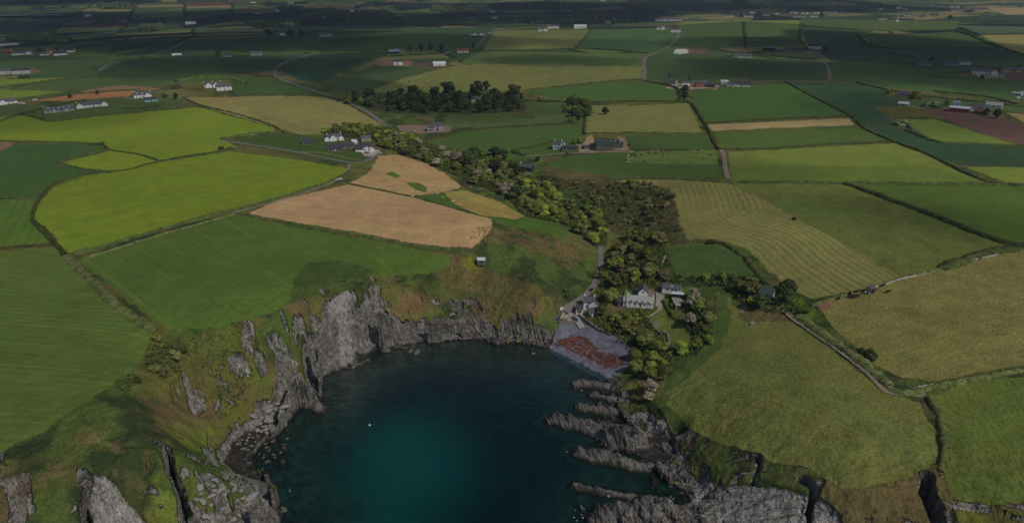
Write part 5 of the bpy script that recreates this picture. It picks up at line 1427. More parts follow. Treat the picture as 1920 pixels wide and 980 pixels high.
# ------------------------------------------------------------------ buildings
def gable(wm, rm, cx, cy, L, W, wh, rh, turn=False, over=.3, flat=False):
    """adds one gabled block to the wall and roof shapes"""
    def T(x, y, z):
        return (cx - y, cy + x, z) if turn else (cx + x, cy + y, z)
    l, w = L / 2, W / 2
    pts = [(-l,-w,-1.5),(l,-w,-1.5),(l,w,-1.5),(-l,w,-1.5),(-l,-w,wh),(l,-w,wh),(l,w,wh),(-l,w,wh),(-l,0,wh+rh),(l,0,wh+rh)]
    wm.add([T(*p) for p in pts], [(0,1,5,4),(2,3,7,6),(1,2,6,9,5),(3,0,4,8,7),(0,3,2,1)])
    th = .16
    sl_ = rh / w
    for sgn in (-1, 1):
        ye, ze = sgn * (w + over), wh - over * sl_ + .05
        a = [(-l-over,ye,ze),(l+over,ye,ze),(l+over,0,wh+rh+.05),(-l-over,0,wh+rh+.05)]
        b_ = [(x, y, z + th) for x, y, z in a]
        f = [(0,1,2,3),(7,6,5,4),(0,4,5,1),(1,5,6,2),(2,6,7,3),(3,7,4,0)]
        rm.add([T(*p) for p in a + b_], f)
    return T

BNUM = 0
def house(u, v, wpx, yaw, label, cat="house", name="house", wall='white', roof='slate', wh=2.8, rh=None, depth=None, wings=(), chim=2, win=4, storeys=1,
          dormers=0, rooflights=0, door='door', chmat=None, porch=False, L=None):
    global BNUM; BNUM += 1
    x, y = ground([(u, v)])[0]
    dist = math.sqrt(x * x + y * y + (CAM_H - 40) ** 2)
    L = L or wpx * dist / F_PX
    if storeys == 2 and wh < 4: wh = 5.0
    W = depth or min(max(5.5, L * .42), 8.5)
    rh = rh or W * .42
    face = math.atan2(x, y)
    yw = -face + math.radians(yaw)
    px_, py_ = x + math.sin(-yw) * 0 , y
    cx0 = x + math.cos(yw + math.pi / 2) * W / 2; cy0 = y + math.sin(yw + math.pi / 2) * W / 2
    fx = [cx0 + math.cos(yw) * a * L / 2 + math.cos(yw + math.pi / 2) * b * W / 2 for a in (-1, 1) for b in (-1, 1)]
    fy = [cy0 + math.sin(yw) * a * L / 2 + math.sin(yw + math.pi / 2) * b * W / 2 for a in (-1, 1) for b in (-1, 1)]
    hz = height(np.array(fx), np.array(fy))
    z = float(np.mean(hz)) * .5 + float(np.max(hz)) * .5
    root = empty(name, (cx0, cy0, z), yw)
    tag(root, label, cat)
    wm, rm = MB(), MB()
    gable(wm, rm, 0, 0, L, W, wh, rh)
    for (dx, dy, wl_, ww_, h2, turn) in wings:
        gable(wm, rm, dx * L / 2, dy * W / 2, wl_ * L, ww_ * W, h2 * wh, ww_ * W * .42 if not turn else ww_ * W * .42, bool(turn))
    dm = []
    for k in range(dormers):
        dx = (-.5 + (k + .5) / dormers) * L * .86
        gable(wm, rm, dx, -W / 2 + .6, 1.5, 1.3, wh + .45, .5, True, over=.12)
        dm.append(dx)
    wm.build("wall", M[wall], root)
    rm.build("roof", M[roof], root)
    near_ = dist < 900
    for k in range(chim):
        b = MB(); cxk = [-L / 2 + .45, L / 2 - .45, 0][k % 3]
        b.box(cxk - .42, cxk + .42, -.38, .38, wh + rh * .55, wh + rh + 1.1)
        b.box(cxk - .5, cxk + .5, -.46, .46, wh + rh + 1.1, wh + rh + 1.25)
        if near_:
            b.tube([(cxk - .18, 0, wh + rh + 1.25), (cxk - .18, 0, wh + rh + 1.6)], .12, 6); b.tube([(cxk + .18, 0, wh + rh + 1.25), (cxk + .18, 0, wh + rh + 1.6)], .12, 6)
        b.build("chimney", M[chmat or wall], root)
    # windows
    if win:
        pm = MB(); pm.box(-.55, .55, -.03, .05, -.62, .62)
        base = pm.build("window", M['glass'], root)
        sm = None
        if near_:
            s_ = MB(); s_.box(-.68, .68, -.12, .04, -.78, -.65); sm = s_.build("sill", M[wall], base)
        spots = []
        rows = [1.45] if storeys == 1 else [1.45, 4.0]
        for zr in rows:
            for k in range(win):
                spots.append(((-.5 + (k + .5) / win) * L * .9, -W / 2 - .02, zr, 0))
        for dx in dm: spots.append((dx, -W / 2 - .2, wh - .1, 0))
        for side_ in (-1, 1):
            spots.append((side_ * (L / 2 + .02), 0, 1.45, side_ * math.pi / 2))
            if storeys == 2 or rh > 2.4: spots.append((side_ * (L / 2 + .02), 0, wh + .3, side_ * math.pi / 2))
        for i, (a, b_, c_, rz) in enumerate(spots):
            if i == 0: o = base
            else:
                o = base.copy(); COL.objects.link(o); o.parent = root
                if sm and dist < 620:
                    s2 = sm.copy(); COL.objects.link(s2); s2.parent = o
            o.location = (a, b_, c_); o.rotation_euler = (0, 0, rz)
    if door:
        b = MB(); xd = L * .04
        b.box(xd - .5, xd + .5, -W / 2 - .06, -W / 2 + .04, 0, 2.05); d_ = b.build("door", M[door], root)
    for k in range(rooflights):
        b = MB(); dx = (-.5 + (k + .5) / rooflights) * L * .86
        y0, y1 = -W * .34, -W * .22
        zf = lambda q: wh + rh * (1 - abs(q) / (W / 2)) + .26
        b.add([(dx-.6,y0,zf(y0)),(dx+.6,y0,zf(y0)),(dx+.6,y1,zf(y1)),(dx-.6,y1,zf(y1)),(dx-.6,y0,zf(y0)-.12),(dx+.6,y0,zf(y0)-.12),(dx+.6,y1,zf(y1)-.12),(dx-.6,y1,zf(y1)-.12)],
              [(0,1,2,3),(7,6,5,4),(0,4,5,1),(1,5,6,2),(2,6,7,3),(3,7,4,0)])
        b.build("rooflight", M['glass_pale'], root)
    return root
# --- the cove
house(1199,577,50,-3,"long white cottage with pale roof and four arched dormers behind the garden trees",roof='slate_pale',wh=2.8,depth=6.4,rh=2.9,dormers=4,win=5,wings=[(-1.12,-.1,.12,.7,.85,0)],chim=2)
house(1213,556,17,94,"white gable fronted house with grey slate roof behind the long cottage",wh=4.2,depth=5.6,wings=[],roof='slate',chim=0,win=1,rh=2.6,L=8)
house(1164,575,12,-4,"small dark roofed outbuilding at the left end of the long cottage","outbuilding","outbuilding",wall='stone',roof='slate_dark',wh=2.2,chim=0,win=1)
house(1258,553,34,-6,"low slate roofed outbuilding with white gable right of the gravel drive","outbuilding","outbuilding",wall='white',roof='slate',wh=2.4,chim=0,win=2,depth=5,rooflights=1)
house(1270,560,22,2,"narrow shed with pale metal roof in front of the slate outbuilding","shed","shed",wall='dark_wood',roof='metal_roof',wh=2.3,rh=.4,depth=3,chim=0,win=0)
house(1271,580,9,2,"small cream roofed hut below the glasshouse","hut","hut",wall='timber',roof='concrete',wh=2.0,rh=.4,depth=3,chim=0,win=1)
house(1086,590,13,-4,"small white boathouse with slate roof at the end of the lane","boathouse","boathouse",wh=3.0,depth=5,chim=0,win=2,roof='slate_dark')
house(1104,582,21,-3,"white two storey house with slate roof beside the slipway",wh=4.2,depth=6.5,dormers=1,chim=2,win=2,wings=[(.85,-.9,.42,.9,.8,1)],roof='slate')
house(1114,593,10,25,"small white shed among the trees behind the slipway house","shed","shed",wh=2.2,chim=0,win=0,roof='slate_dark')
house(902,503,14,-8,"lone stone hut with pale metal roof on the heath above the cove","hut","hut",wall='stone',roof='metal_roof',wh=2.0,rh=.9,depth=5,chim=0,win=1)
house(1432,566,24,-14,"barn with green metal roof behind the dense trees","barn","barn",wall='grey_wall',roof='green_roof',wh=2.6,rh=1.4,depth=13,chim=0,win=0)
house(984,321,26,-28,"dark timber cabin with grey roof in the upper valley wood","cabin","cabin",wall='dark_wood',roof='slate',wh=2.8,chim=1,win=3,depth=6,chmat='white')
# --- barn farm
house(1137,279,44,-1,"large dark green metal barn with two rows of rooflights","barn","barn",wall='stone',roof='green_roof',wh=4.6,rh=2.2,depth=16,chim=0,win=0,rooflights=5,wings=[(-.12,-1.15,.75,.5,.75,0)])
house(1162,278,12,-1,"lower green shed against the right side of the big barn","shed","shed",wall='stone',roof='green_roof',wh=3.4,rh=1.2,depth=10,chim=0,win=0,rooflights=1)
house(1044,281,16,-20,"white two storey farmhouse with slate roof left of the green annexe",storeys=2,depth=6.5,win=2,wings=[(.7,.7,.6,.9,.85,0)],chim=2,roof='slate')
house(1069,283,30,-2,"long low annexe with green roof and stone walls","annexe","annexe",wall='stone',roof='green_roof',wh=2.5,rh=1.4,depth=6,chim=0,win=4)
house(1100,279,9,30,"small stone ruin beside the farm yard","outbuilding","outbuilding",wall='stone',roof='slate',wh=2,chim=0,win=0,rh=.6)
# --- white farmhouses above the lane
house(577,272,19,-4,"stone barn with dark slate roof standing alone left of the white farmhouses","barn","barn",wall='stone',roof='slate_dark',wh=2.8,chim=0,win=2,depth=7)
house(628,263,26,14,"long white farmhouse with wings and slate roofs in front of the tree belt",wh=3.2,dormers=3,win=4,wings=[(-1.15,-.8,.45,.8,.85,1),(-.35,-1.4,.3,1.1,.95,1),(.8,-1,.3,.8,.8,1)],chim=2,roof='slate')
house(628,284,27,-7,"stone barn with dark slate roof and white doors beside the lane","barn","barn",wall='stone',roof='slate_dark',wh=2.8,chim=0,win=3,depth=7,door='boat_white')
house(652,279,25,22,"stone barn with long dark roof behind the other lane barn","barn","barn",wall='stone',roof='slate_dark',wh=2.8,chim=0,win=1,depth=7)
house(687,265,17,12,"cream gabled cottage with slate roof in the tree belt",wall='cream',wh=3,chim=1,win=2,chmat='brick',roof='slate')
house(684,284,26,-6,"white house with glazed sun room at the bend of the lane",storeys=2,depth=7,win=3,wings=[(-.7,-1.1,.55,.75,.5,0),(1.0,-.7,.32,.7,.6,1)],chim=1,roof='slate_dark')
house(664,271,9,-10,"small pale shed between the white house and the barns","shed","shed",wh=2.2,chim=0,win=0,roof='metal_roof')
# --- building site
house(808,247,13,-14,"left half of the new grey house on the cleared brown site",wall='grey_wall',wh=4.4,chim=0,win=2,roof='slate',depth=7)
house(823,245,15,-6,"taller right block of the new grey house on the cleared brown site",wall='grey_wall',storeys=2,chim=0,win=2,roof='slate',depth=7,wings=[(.5,-1,.5,.7,.9,1)])
house(893,193,18,-8,"white manor house with steep gables among tall dark trees",storeys=2,win=3,chim=3,wings=[(.6,-1,.45,1,1,1)],roof='slate')
house(890,178,14,4,"slate roofed lodge behind the white manor house",win=2,chim=1,roof='slate')
# --- left houses
house(112,210,40,6,"long stone house with slate roof and gabled porches on the lime field edge",wall='grey_wall',wh=2.8,win=6,wings=[(-.35,-1,.16,.6,.9,1),(.45,-1,.16,.6,.9,1)],chim=2,rooflights=5,roof='slate',depth=8)
house(173,201,40,6,"long white bungalow with slate roof and projecting gables",win=6,wings=[(-.85,-.6,.24,1,.95,1),(.85,-.6,.24,1,.95,1)],chim=1,roof='slate',depth=7.5)
house(268,183,26,6,"white house with slate roof and rooflights right of the brown strip",win=4,chim=2,rooflights=3,roof='slate',wings=[(.55,-.9,.25,.8,.9,1)],wh=3.2)
house(284,191,19,4,"turquoise walled cottage with white gable",wall='turq',win=3,chim=1,roof='slate_dark',chmat='white')
house(16,195,24,10,"white cottage with steep gable at the left edge",win=2,chim=1,roof='slate',wings=[(-.6,-.8,.35,.9,.95,1)])
house(400,164,28,4,"group of white gabled houses with slate roofs behind the hay field",win=3,chim=3,roof='slate',wings=[(.3,-1,.3,1,1,1),(-.5,-1,.3,1,1,1)],wh=3.4)
house(421,170,24,8,"white two storey house at the right end of the gabled group",storeys=2,win=3,chim=1,roof='slate')
house(427,107,15,2,"dim grey house beside a dark tree on the left hill road",wall='grey_wall',win=3,chim=2)
house(481,104,18,-6,"low grey farmhouse right of the dim hill house",wall='grey_wall',win=3,chim=1,roof='slate')
house(332,106,14,0,"low white sheds at the hedge left of the dim hill house","shed","shed",wh=2,chim=0,win=0,roof='metal_roof')
house(10,140,34,-3,"large grey farm shed at the left edge","farm shed","farm_shed",wall='grey_wall',roof='slate',wh=5,rh=2,depth=22,chim=0,win=0)
house(40,139,24,-3,"second farm shed with open dark front at the left edge","farm shed","farm_shed",wall='grey_wall',roof='slate_dark',wh=5,rh=2,depth=20,chim=0,win=0)
house(16,100,14,0,"dark red barn left of the white farm","barn","barn",wall='red',roof='red_roof',wh=4,chim=0,win=0)
house(42,103,26,2,"white farm buildings beside the dark red barn",win=4,chim=2,roof='slate',wings=[(.6,-.8,.3,1,1,1)])
house(84,104,12,0,"small white house left of the yellow one",win=2,chim=0,roof='slate')
house(97,101,12,0,"yellow two storey house in the left hamlet",wall='cream',storeys=2,win=2,chim=1,roof='red_roof')
house(114,104,18,8,"white sheds right of the yellow house","farm shed","farm_shed",wh=3.5,chim=0,win=0,roof='slate_dark')
house(126,99,20,-12,"dark roofed barn on the right end of the left hamlet","barn","barn",wh=4,chim=0,win=0,roof='slate_dark',depth=12)
house(8,86,36,0,"long pale glasshouse roof at the left edge","greenhouse","greenhouse",wall='metal_roof',roof='metal_roof',wh=2.5,rh=1,depth=12,chim=0,win=0)
# --- hill houses in the middle
house(746,122,17,-4,"white new house with two gables on the bare plot",wh=4.2,win=2,chim=0,wings=[(-.5,-.9,.4,.9,1,1),(.5,-.9,.4,.9,1,1)],roof='slate_dark')
house(824,124,22,2,"long pale shed on the muddy plot right of the new house","shed","shed",wh=3,chim=0,win=0,roof='metal_roof')
house(739,101,18,2,"shed with dull blue roof above the new house","shed","shed",wall='dark_wood',roof='blue_roof',wh=3.5,depth=9,chim=0,win=0)
house(754,98,14,2,"grey house behind the blue roofed shed",wall='grey_wall',win=2,chim=1)
house(868,99,20,-2,"white bungalow with red tiled roof by the hill road",roof='red_roof',win=3,chim=1)
house(895,67,26,0,"lone white house with gables in a dark hedge on the hill",win=4,chim=3,wings=[(-.4,-.9,.25,1,1,1),(.55,-.9,.25,1,1,1)])
HILL = [(1018,59,16,"white house with twin gables lowest on the far hill"),(1037,54,20,"white house behind the twin gabled one on the far hill"),(1088,54,21,"long white house right of the sheds on the far hill"),
 (1068,43,12,"small white cottage in the dark trees behind the far hill"),(1240,40,20,"long white house on the ridge above the winding road"),(1266,40,20,"second long white house on the ridge above the winding road"),
 (1239,56,13,"white square house left of the winding road"),(1267,61,16,"white house inside the bend of the winding road"),(1140,44,9,"cream gabled house beside the ridge trees"),
 (1366,32,14,"leftmost cluster of white cottages in the hilltop village"),(1403,33,14,"white cottage below the green tree in the hilltop village"),(1410,26,8,"small white house behind the green village tree"),
 (1436,31,10,"cream cottage in the middle of the hilltop village"),(1457,28,6,"tall narrow white house in the hilltop village"),(1487,26,12,"white house with dark roof on the right of the village"),
 (1498,33,17,"long low white house in front of the village"),(1509,27,11,"white bungalow behind the long low village house"),(1527,33,13,"white bungalow beside the round dark village tree"),
 (1531,26,9,"small white house behind the round dark village tree"),(1556,26,16,"rightmost white house of the hilltop village row"),(1557,10,9,"lone white house on the slope beyond the village"),
 (1590,10,18,"long white house on the slope beyond the village"),(1650,19,7,"small white cottage left on the far lane"),(1685,17,7,"white cottage left of the far dark tree"),
 (1697,19,6,"white cottage right of the far dark tree"),(1748,12,6,"tiny white cottage on the far lane"),(1790,15,12,"white farmhouse with orange gable on the upper right"),
 (1796,22,16,"white bungalow below the orange gabled farmhouse"),(1837,19,14,"grey farmhouse on the upper right hill"),(1752,30,12,"grey house right of the white tower"),
 (1729,33,9,"cream house near the white tower"),(1703,31,12,"low white house beside the white tower"),(1890,1,9,"faint white house at the top right corner"),(475,6,9,"white house far off at the top left of centre"),
 (60,32,10,"pale house beside the far inlet"),(165,32,8,"pale shed on the shore of the far inlet"),(245,48,6,"dim white house in the dark far fields on the left"),(235,41,4,"white gable in the dark far trees on the left"),
 (358,46,15,"long pale shed in the dark far fields"),(483,26,12,"white farm in the dark far fields left of centre"),(560,19,10,"white house near the far lit strip"),(606,35,8,"white house in the dark far fields right of a copse"),
 (545,7,10,"cream farm in the far lit strip"),(520,22,5,"tiny pale shed in the far dark fields"),(660,23,6,"pale shed beside the far wood"),(923,24,10,"long pale shed in the dark valley"),
 (927,36,8,"white cottage in the dark valley below the pale shed"),(883,36,6,"cream cottage left of the valley cottage"),(1065,22,7,"white house by the far woods"),(1128,32,14,"long pale shed in the valley behind the ridge"),
 (1130,3,8,"pale house at the top edge right of centre"),(1006,45,14,"grey bungalow left of the small white far cottage"),(968,42,10,"dim house with red roof in the far valley"),(530,67,8,"white lodge between dark trees"),
 (610,69,20,"low grey farm buildings right of the lodge trees")]
for k, (u, v, w, lab) in enumerate(HILL):
    orange = 'orange gabled' in lab or 'orange gable' in lab
    shed_ = 'shed' in lab
    house(u, v, w * 1.05, [-6, 5, 0, 9, -10][k % 5], lab, "shed" if shed_ else "house", "shed" if shed_ else "house",
          wall='cream' if 'cream' in lab else ('grey_wall' if 'grey' in lab or 'dim' in lab else 'white'), roof='red_roof' if 'red roof' in lab else ('metal_roof' if shed_ else 'slate'),
          win=0 if shed_ else 2, chim=0 if shed_ else 2, wh=4.6 + .8 * (k % 3), rh=3.4, wings=[] if shed_ or k % 2 else [(.5,-.8,.3,1,1,1)], storeys=2 if 'tall' in lab or 'square' in lab else 1)
# --- brick house row and farms on the right
house(1259,158,16,-24,"grey gabled house at the left end of the hill road row",wall='grey_wall',wh=4.4,win=2,chim=2)
house(1286,162,13,18,"white gabled house left of the blue tarpaulin",wh=4,win=1,chim=0)
house(1313,163,24,-6,"orange brick house under construction on the hill road",wall='brick',wh=4.6,win=3,chim=0,wings=[(-.2,-.9,.4,.9,1,1)],roof='slate')
house(1332,164,14,-4,"dark shed right of the orange brick house","shed","shed",wall='dark_wood',wh=3,win=0,chim=0,roof='slate_dark')
house(1358,158,12,-4,"small white shed on the hill road","shed","shed",wh=3,win=0,chim=0,roof='metal_roof')
house(1370,163,14,-2,"white garage left of the slate roofed house on the hill road","garage","garage",wh=2.6,win=0,chim=0,roof='slate')
house(1389,163,30,-2,"white house with large slate roof on the hill road",wh=3,win=5,chim=0,roof='slate_dark',depth=9)
house(1395,109,22,-3,"low white house with three chimneys above the dark hedge",win=4,chim=3,roof='slate')
house(1381,107,6,-3,"small white outhouse left of the three chimney house","outbuilding","outbuilding",win=0,chim=0)
house(1441,95,20,-2,"barn with pale blue roof on the right hand hill","barn","barn",wall='dark_wood',roof='blue_roof',wh=4.5,rh=2,depth=16,chim=0,win=0)
house(1488,96,22,-1,"long stone sheds right of the pale blue barn","farm shed","farm_shed",wall='stone',roof='slate',wh=3,chim=0,win=0)
house(1527,92,20,-4,"white farmhouse with dark roof above the cream barn",wh=4.6,win=4,chim=2,depth=8,roof='slate_dark')
house(1512,101,12,-2,"cream walled barn below the white farmhouse","barn","barn",wall='cream',wh=4.2,win=1,chim=0,roof='slate')
house(1732,123,21,0,"grey bungalow with slate roof left of the round tree",wall='grey_wall',win=3,chim=1)
house(1782,124,22,0,"low grey farm buildings on the right hand hill",wall='grey_wall',win=3,chim=0)
house(1808,122,17,14,"white gabled farmhouse above the low grey farm buildings",wh=4,win=2,chim=1)
house(1846,140,32,4,"long white house with slate roof inside the dark garden hedge",wh=4,win=6,chim=1,wings=[(.75,-.8,.22,1,1,1)])
house(1897,135,27,4,"stone and cream house with gables at the right edge",wall='cream',win=4,chim=2,wings=[(-.55,-.8,.2,.9,.95,1),(.6,-.8,.2,.9,.95,1)])
house(1698,181,22,-6,"slate roofed bungalow between the two golden trees",wall='grey_wall',win=2,chim=1,roof='slate')
house(1693,199,15,-8,"small sheds with a red end at the field corner","shed","shed",wall='grey_wall',roof='metal_roof',win=0,chim=0,wh=2.4)
house(1797,211,27,-2,"red metal barn with pale blue roof","barn","barn",wall='red',roof='metal_roof',wh=4.4,rh=1.6,depth=12,chim=0,win=0)
house(1793,199,9,0,"small shed with pale blue roof behind the red barn","shed","shed",wall='white',roof='blue_roof',wh=3.5,chim=0,win=0)
house(1829,209,22,-3,"white farmhouse with grey roof right of the red barn",storeys=2,win=4,chim=2,wings=[(-.9,-.9,.35,1,.6,0)])
house(1836,214,15,-22,"dark red roofed shed in front of the white farmhouse","shed","shed",wall='dark_wood',roof='red_roof',wh=2.6,chim=0,win=0)
house(1862,202,22,-6,"white bungalow with grey roof behind the dark trees by the ploughed land",win=3,chim=1,roof='slate_pale')
house(1906,179,13,-18,"pale mobile home nearest the hedge corner at the right edge","mobile home","mobile_home",wh=2.6,rh=.6,depth=4,chim=0,win=3,roof='metal_roof')
house(1922,178,13,-18,"second pale mobile home at the right edge","mobile home","mobile_home",wh=2.6,rh=.6,depth=4,chim=0,win=3,roof='metal_roof')

def spot(u, v):
    x, y = ground([(u, v)])[0]; return x, y, float(height(x, y))
# glasshouse and pergola beside the sheds
def glasshouse():
    x, y, z = spot(1272, 572); root = empty("glasshouse", (x, y + 2, z), math.radians(-4))
    tag(root, "timber framed glasshouse with pale slatted roof by the sheds", "glasshouse")
    f = MB()
    for i in range(6):
        X = -3.2 + i * 1.28
        f.box(X - .06, X + .06, -4, 4, 2.3, 2.42)
        for yy in (-4, 4): f.box(X - .06, X + .06, yy - .06, yy + .06, 0, 2.3)
    for yy in (-4, -1.3, 1.3, 4): f.box(-3.26, 3.26, yy - .08, yy + .08, 2.42, 2.54)
    f.build("frame", M['timber'], root)
    g_ = MB(); g_.box(-3.18, 3.18, -3.92, 3.92, 2.2, 2.28); g_.build("roof_panel", M['concrete'], root)
    w_ = MB(); w_.box(-3.1, 3.1, -3.9, -3.84, .1, 2.15); w_.box(-3.1, -3.04, -3.8, 3.8, .1, 2.15); w_.build("glazing", M['glass'], root)
glasshouse()
# white tower on the hill
def tower():
    x, y, z = spot(1682, 41); s_ = math.hypot(x, y) / F_PX
    root = empty("tower", (x, y, z)); tag(root, "slender white tower standing beside a dark roofed hall on the hill", "tower")
    b = MB(); b.box(-s_ * 2.6, s_ * 2.6, -3, 3, 0, 4); b.build("base", M['white'], root)
    b = MB(); b.tube([(0, 0, 4), (0, 0, 13 * s_ * .72)], [s_ * .8, s_ * .6], 8); b.build("shaft", M['metal_roof'], root)
    b = MB(); b.tube([(0, 0, 13 * s_ * .72), (0, 0, 13 * s_)], [s_ * .35, .1], 8); b.build("spire", M['metal_roof'], root)
tower()
house(1688,39,38,0,"long hall with dark sweeping roof behind the white tower","hall","hall",wall='grey_wall',roof='slate_dark',wh=2.5,rh=4,depth=14,chim=0,win=0)
house(1655,38,14,0,"low pale sheds left of the white tower","shed","shed",wh=2.2,rh=.8,chim=0,win=0,roof='metal_roof')

# ------------------------------------------------------------------ utility poles
pole_proto = None
def pole(u, v, label, s=1.0):
    global pole_proto
    x, y, z = spot(u, v)
    if pole_proto is None:
        root = empty("utility_pole", (0, 0, 0))
        b = MB(); b.tube([(0, 0, -.5), (0, 0, 9)], [.16, .11], 6); b.build("post", M['pole'], root)
        b = MB(); b.box(-1.1, 1.1, -.07, .07, 8.2, 8.36); b.build("crossarm", M['pole'], root)
        b = MB()
        for q in (-1, 0, 1): b.tube([(q, 0, 8.36), (q, 0, 8.62)], .07, 5)
        b.build("insulator", M['wire'], root)
        pole_proto = root; o = root
    else: o = copy_tree(pole_proto)
    o.location = (x, y, z); o.scale = (s, s, s)
    tag(o, label, "utility pole", "utility poles across the fields")
for u, v, lab in [(1047,326,"wooden pole in the scrub below the farm"),(1132,105,"wooden pole in the upper middle field"),(1142,99,"wooden pole at the hill hedge"),(1107,129,"wooden pole in the pale middle field"),
 (1086,155,"wooden pole at the foot of the pale middle field"),(1168,85,"wooden pole high in the bright hill field"),(1182,69,"topmost wooden pole beside the hill hedge"),(1310,152,"wooden pole left end of the dark angled hedge"),
 (657,262,"wooden pole behind the white farmhouses"),(311,124,"thin pole on the dark left hill"),(81,138,"thin pole near the big left sheds"),(1740,172,"wooden pole in the fields above the golden trees"),(1830,155,"wooden pole below the dark garden hedge"),
 (6,222,"wooden pole by the lane at the left edge"),(55,206,"wooden pole beside the lane left of the stone house"),(1212,470,"wooden pole in the trees above the cottage"),(977,292,"wooden pole at the end of the farm hedge"),(1345,100,"thin pole right of the ploughed strips"),(523,155,"pole near the road bend on the left hill")]:
    pole(u, v, lab, .8)

# ------------------------------------------------------------------ cattle
def cow_mesh(mat):
    b = MB()
    prof_ = [(-1.15, 1.1, .12), (-1.02, 1.08, .32), (-.7, 1.05, .40), (-.1, 1.0, .43), (.5, 1.02, .40), (.85, 1.12, .33), (1.15, 1.2, .2), (1.35, 1.22, .17), (1.55, 1.14, .19), (1.85, 1.0, .11)]
    b.tube([(x, 0, z) for x, z, r in prof_], [r for x, z, r in prof_], 10)
    for x in (-.85, .72):
        for y in (-.22, .22):
            b.tube([(x, y, .95), (x + .03, y, .5), (x, y, 0)], [.16, .09, .075], 6)
    b.tube([(-1.12, 0, 1.2), (-1.25, 0, .9), (-1.24, 0, .45)], [.05, .035, .05], 5)
    for sg in (-1, 1):
        b.tube([(1.5, sg * .15, 1.24), (1.48, sg * .36, 1.26)], [.05, .07], 5)
    return b.build("cow", M[mat], None, True)
COWS = {}
def cow(u, v, mat, yaw, label, group, s=1.0):
    x, y, z = spot(u, v)
    if mat not in COWS: COWS[mat] = o = cow_mesh(mat)
    else: o = COWS[mat].copy(); COL.objects.link(o)
    o.location = (x, y, z - .02); o.rotation_euler = (0, 0, math.radians(yaw)); o.scale = (s, s, s)
    tag(o, label, "cow", group)
G1 = "cattle round the feeder on the brown pasture"
for u, v, mt, yw, lab in [(1573,561,'cow_black',50,"leftmost black cow of the feeder herd"),(1594,553,'cow_black',80,"black cow highest of the left knot by the field edge"),(1596,557,'cow_black',30,"black cow just below the highest of the left knot"),
 (1601,559,'cow_black',20,"lowest black cow of the left knot"),(1604,556,'cow_brown',60,"dark brown cow in the middle of the left knot"),(1608,557,'cow_black',30,"right hand black cow of the left knot"),(1604.5,549.5,'cow_black',10,"black cow alone near the hedge left of the feeder"),
 (1625,551.5,'cow_pied',-10,"black and white cow left of the feeder"),(1630,549.5,'cow_brown',0,"brown cow just below the feeder"),(1637,549,'cow_black',70,"black cow right below the feeder"),(1639,545.5,'cow_brown',5,"reddish brown cow right of the feeder"),
 (1637,542.5,'cow_cream',0,"pale cow behind the feeder"),(1655,537.5,'cow_black',30,"black cow at the hedge right of the feeder"),(1665,548.5,'cow_black',20,"rightmost black cow of the feeder herd")]:
    cow(u, v, mt, yw, lab, G1, 1.25)
G2 = "cattle between the tan fields"
for u, v, mt, yw, lab in [(882,353,'cow_tan',10,"tan cow highest of the tan field cattle, alone by the trees"),(824,358.5,'cow_tan',40,"tan cow on the edge of the tan stubble"),(813.5,362,'cow_tan',0,"orange tan cow left in the upper group"),
 (812.5,367.5,'cow_pied',10,"black and white cow of the upper group"),(821,365.5,'cow_cream',95,"pale cow facing away in the upper group"),(830,373,'cow_tan',60,"orange tan cow lying downhill of the upper group"),(849,379.5,'cow_cream',35,"cream cow left of the pair in the green strip"),
 (862.5,386.5,'cow_cream',160,"cream cow right of the pair in the green strip"),(876.5,395.5,'cow_tan',175,"lowest tan cow in the green strip"),(773,361.5,'cow_cream',20,"pale cow left on the stubble path"),(782,363,'cow_cream',10,"pale cow beside it on the stubble path"),(773,371,'cow_cream',60,"pale cow at the dark thin hedge")]:
    cow(u, v, mt, yw, lab, G2, 1.2)
G3 = "cattle in the pasture right of the big barn"
for i, (u, v, mt) in enumerate([(1184,287,'cow_cream'),(1183,292,'cow_black'),(1189,289.5,'cow_brown'),(1192,293,'cow_brown'),(1178,294,'cow_cream'),(1175,300,'cow_cream'),(1178,307,'cow_cream'),(1202,292,'cow_black'),(1209,303,'cow_black'),(1216,289,'cow_brown'),
  (1222,286,'cow_tan'),(1228,289,'cow_brown'),(1232,287,'cow_tan'),(1240,284,'cow_brown'),(1245,290,'cow_tan'),(1243,295,'cow_tan'),(1310,283,'cow_black'),(1321,297,'cow_tan'),(1333,292,'cow_tan'),(1212,293,'cow_tan')]):
    cow(u, v, mt, (i * 57) % 180, {'cow_cream':"pale cow",'cow_black':"black cow",'cow_brown':"brown cow",'cow_tan':"tan cow"}[mt] + " grazing the pasture right of the big barn", G3, 1.15)
G4 = "cattle on the far hill field"
for i, (u, v, mt) in enumerate([(1397,77,'cow_cream'),(1399,81,'cow_black'),(1414,80,'cow_black'),(1417,81,'cow_black'),(1421,81,'cow_black'),(1420,77,'cow_cream'),(768,150,'cow_cream'),(776,148,'cow_cream'),(767,154,'cow_black'),(785,146,'cow_cream')]):
    cow(u, v, mt, (i * 47) % 180, ("pale" if mt == 'cow_cream' else "black") + (" cow on the far field above the blue roofed barn" if u > 1000 else " cow on the shaded middle hill field"), G4, 1.3)
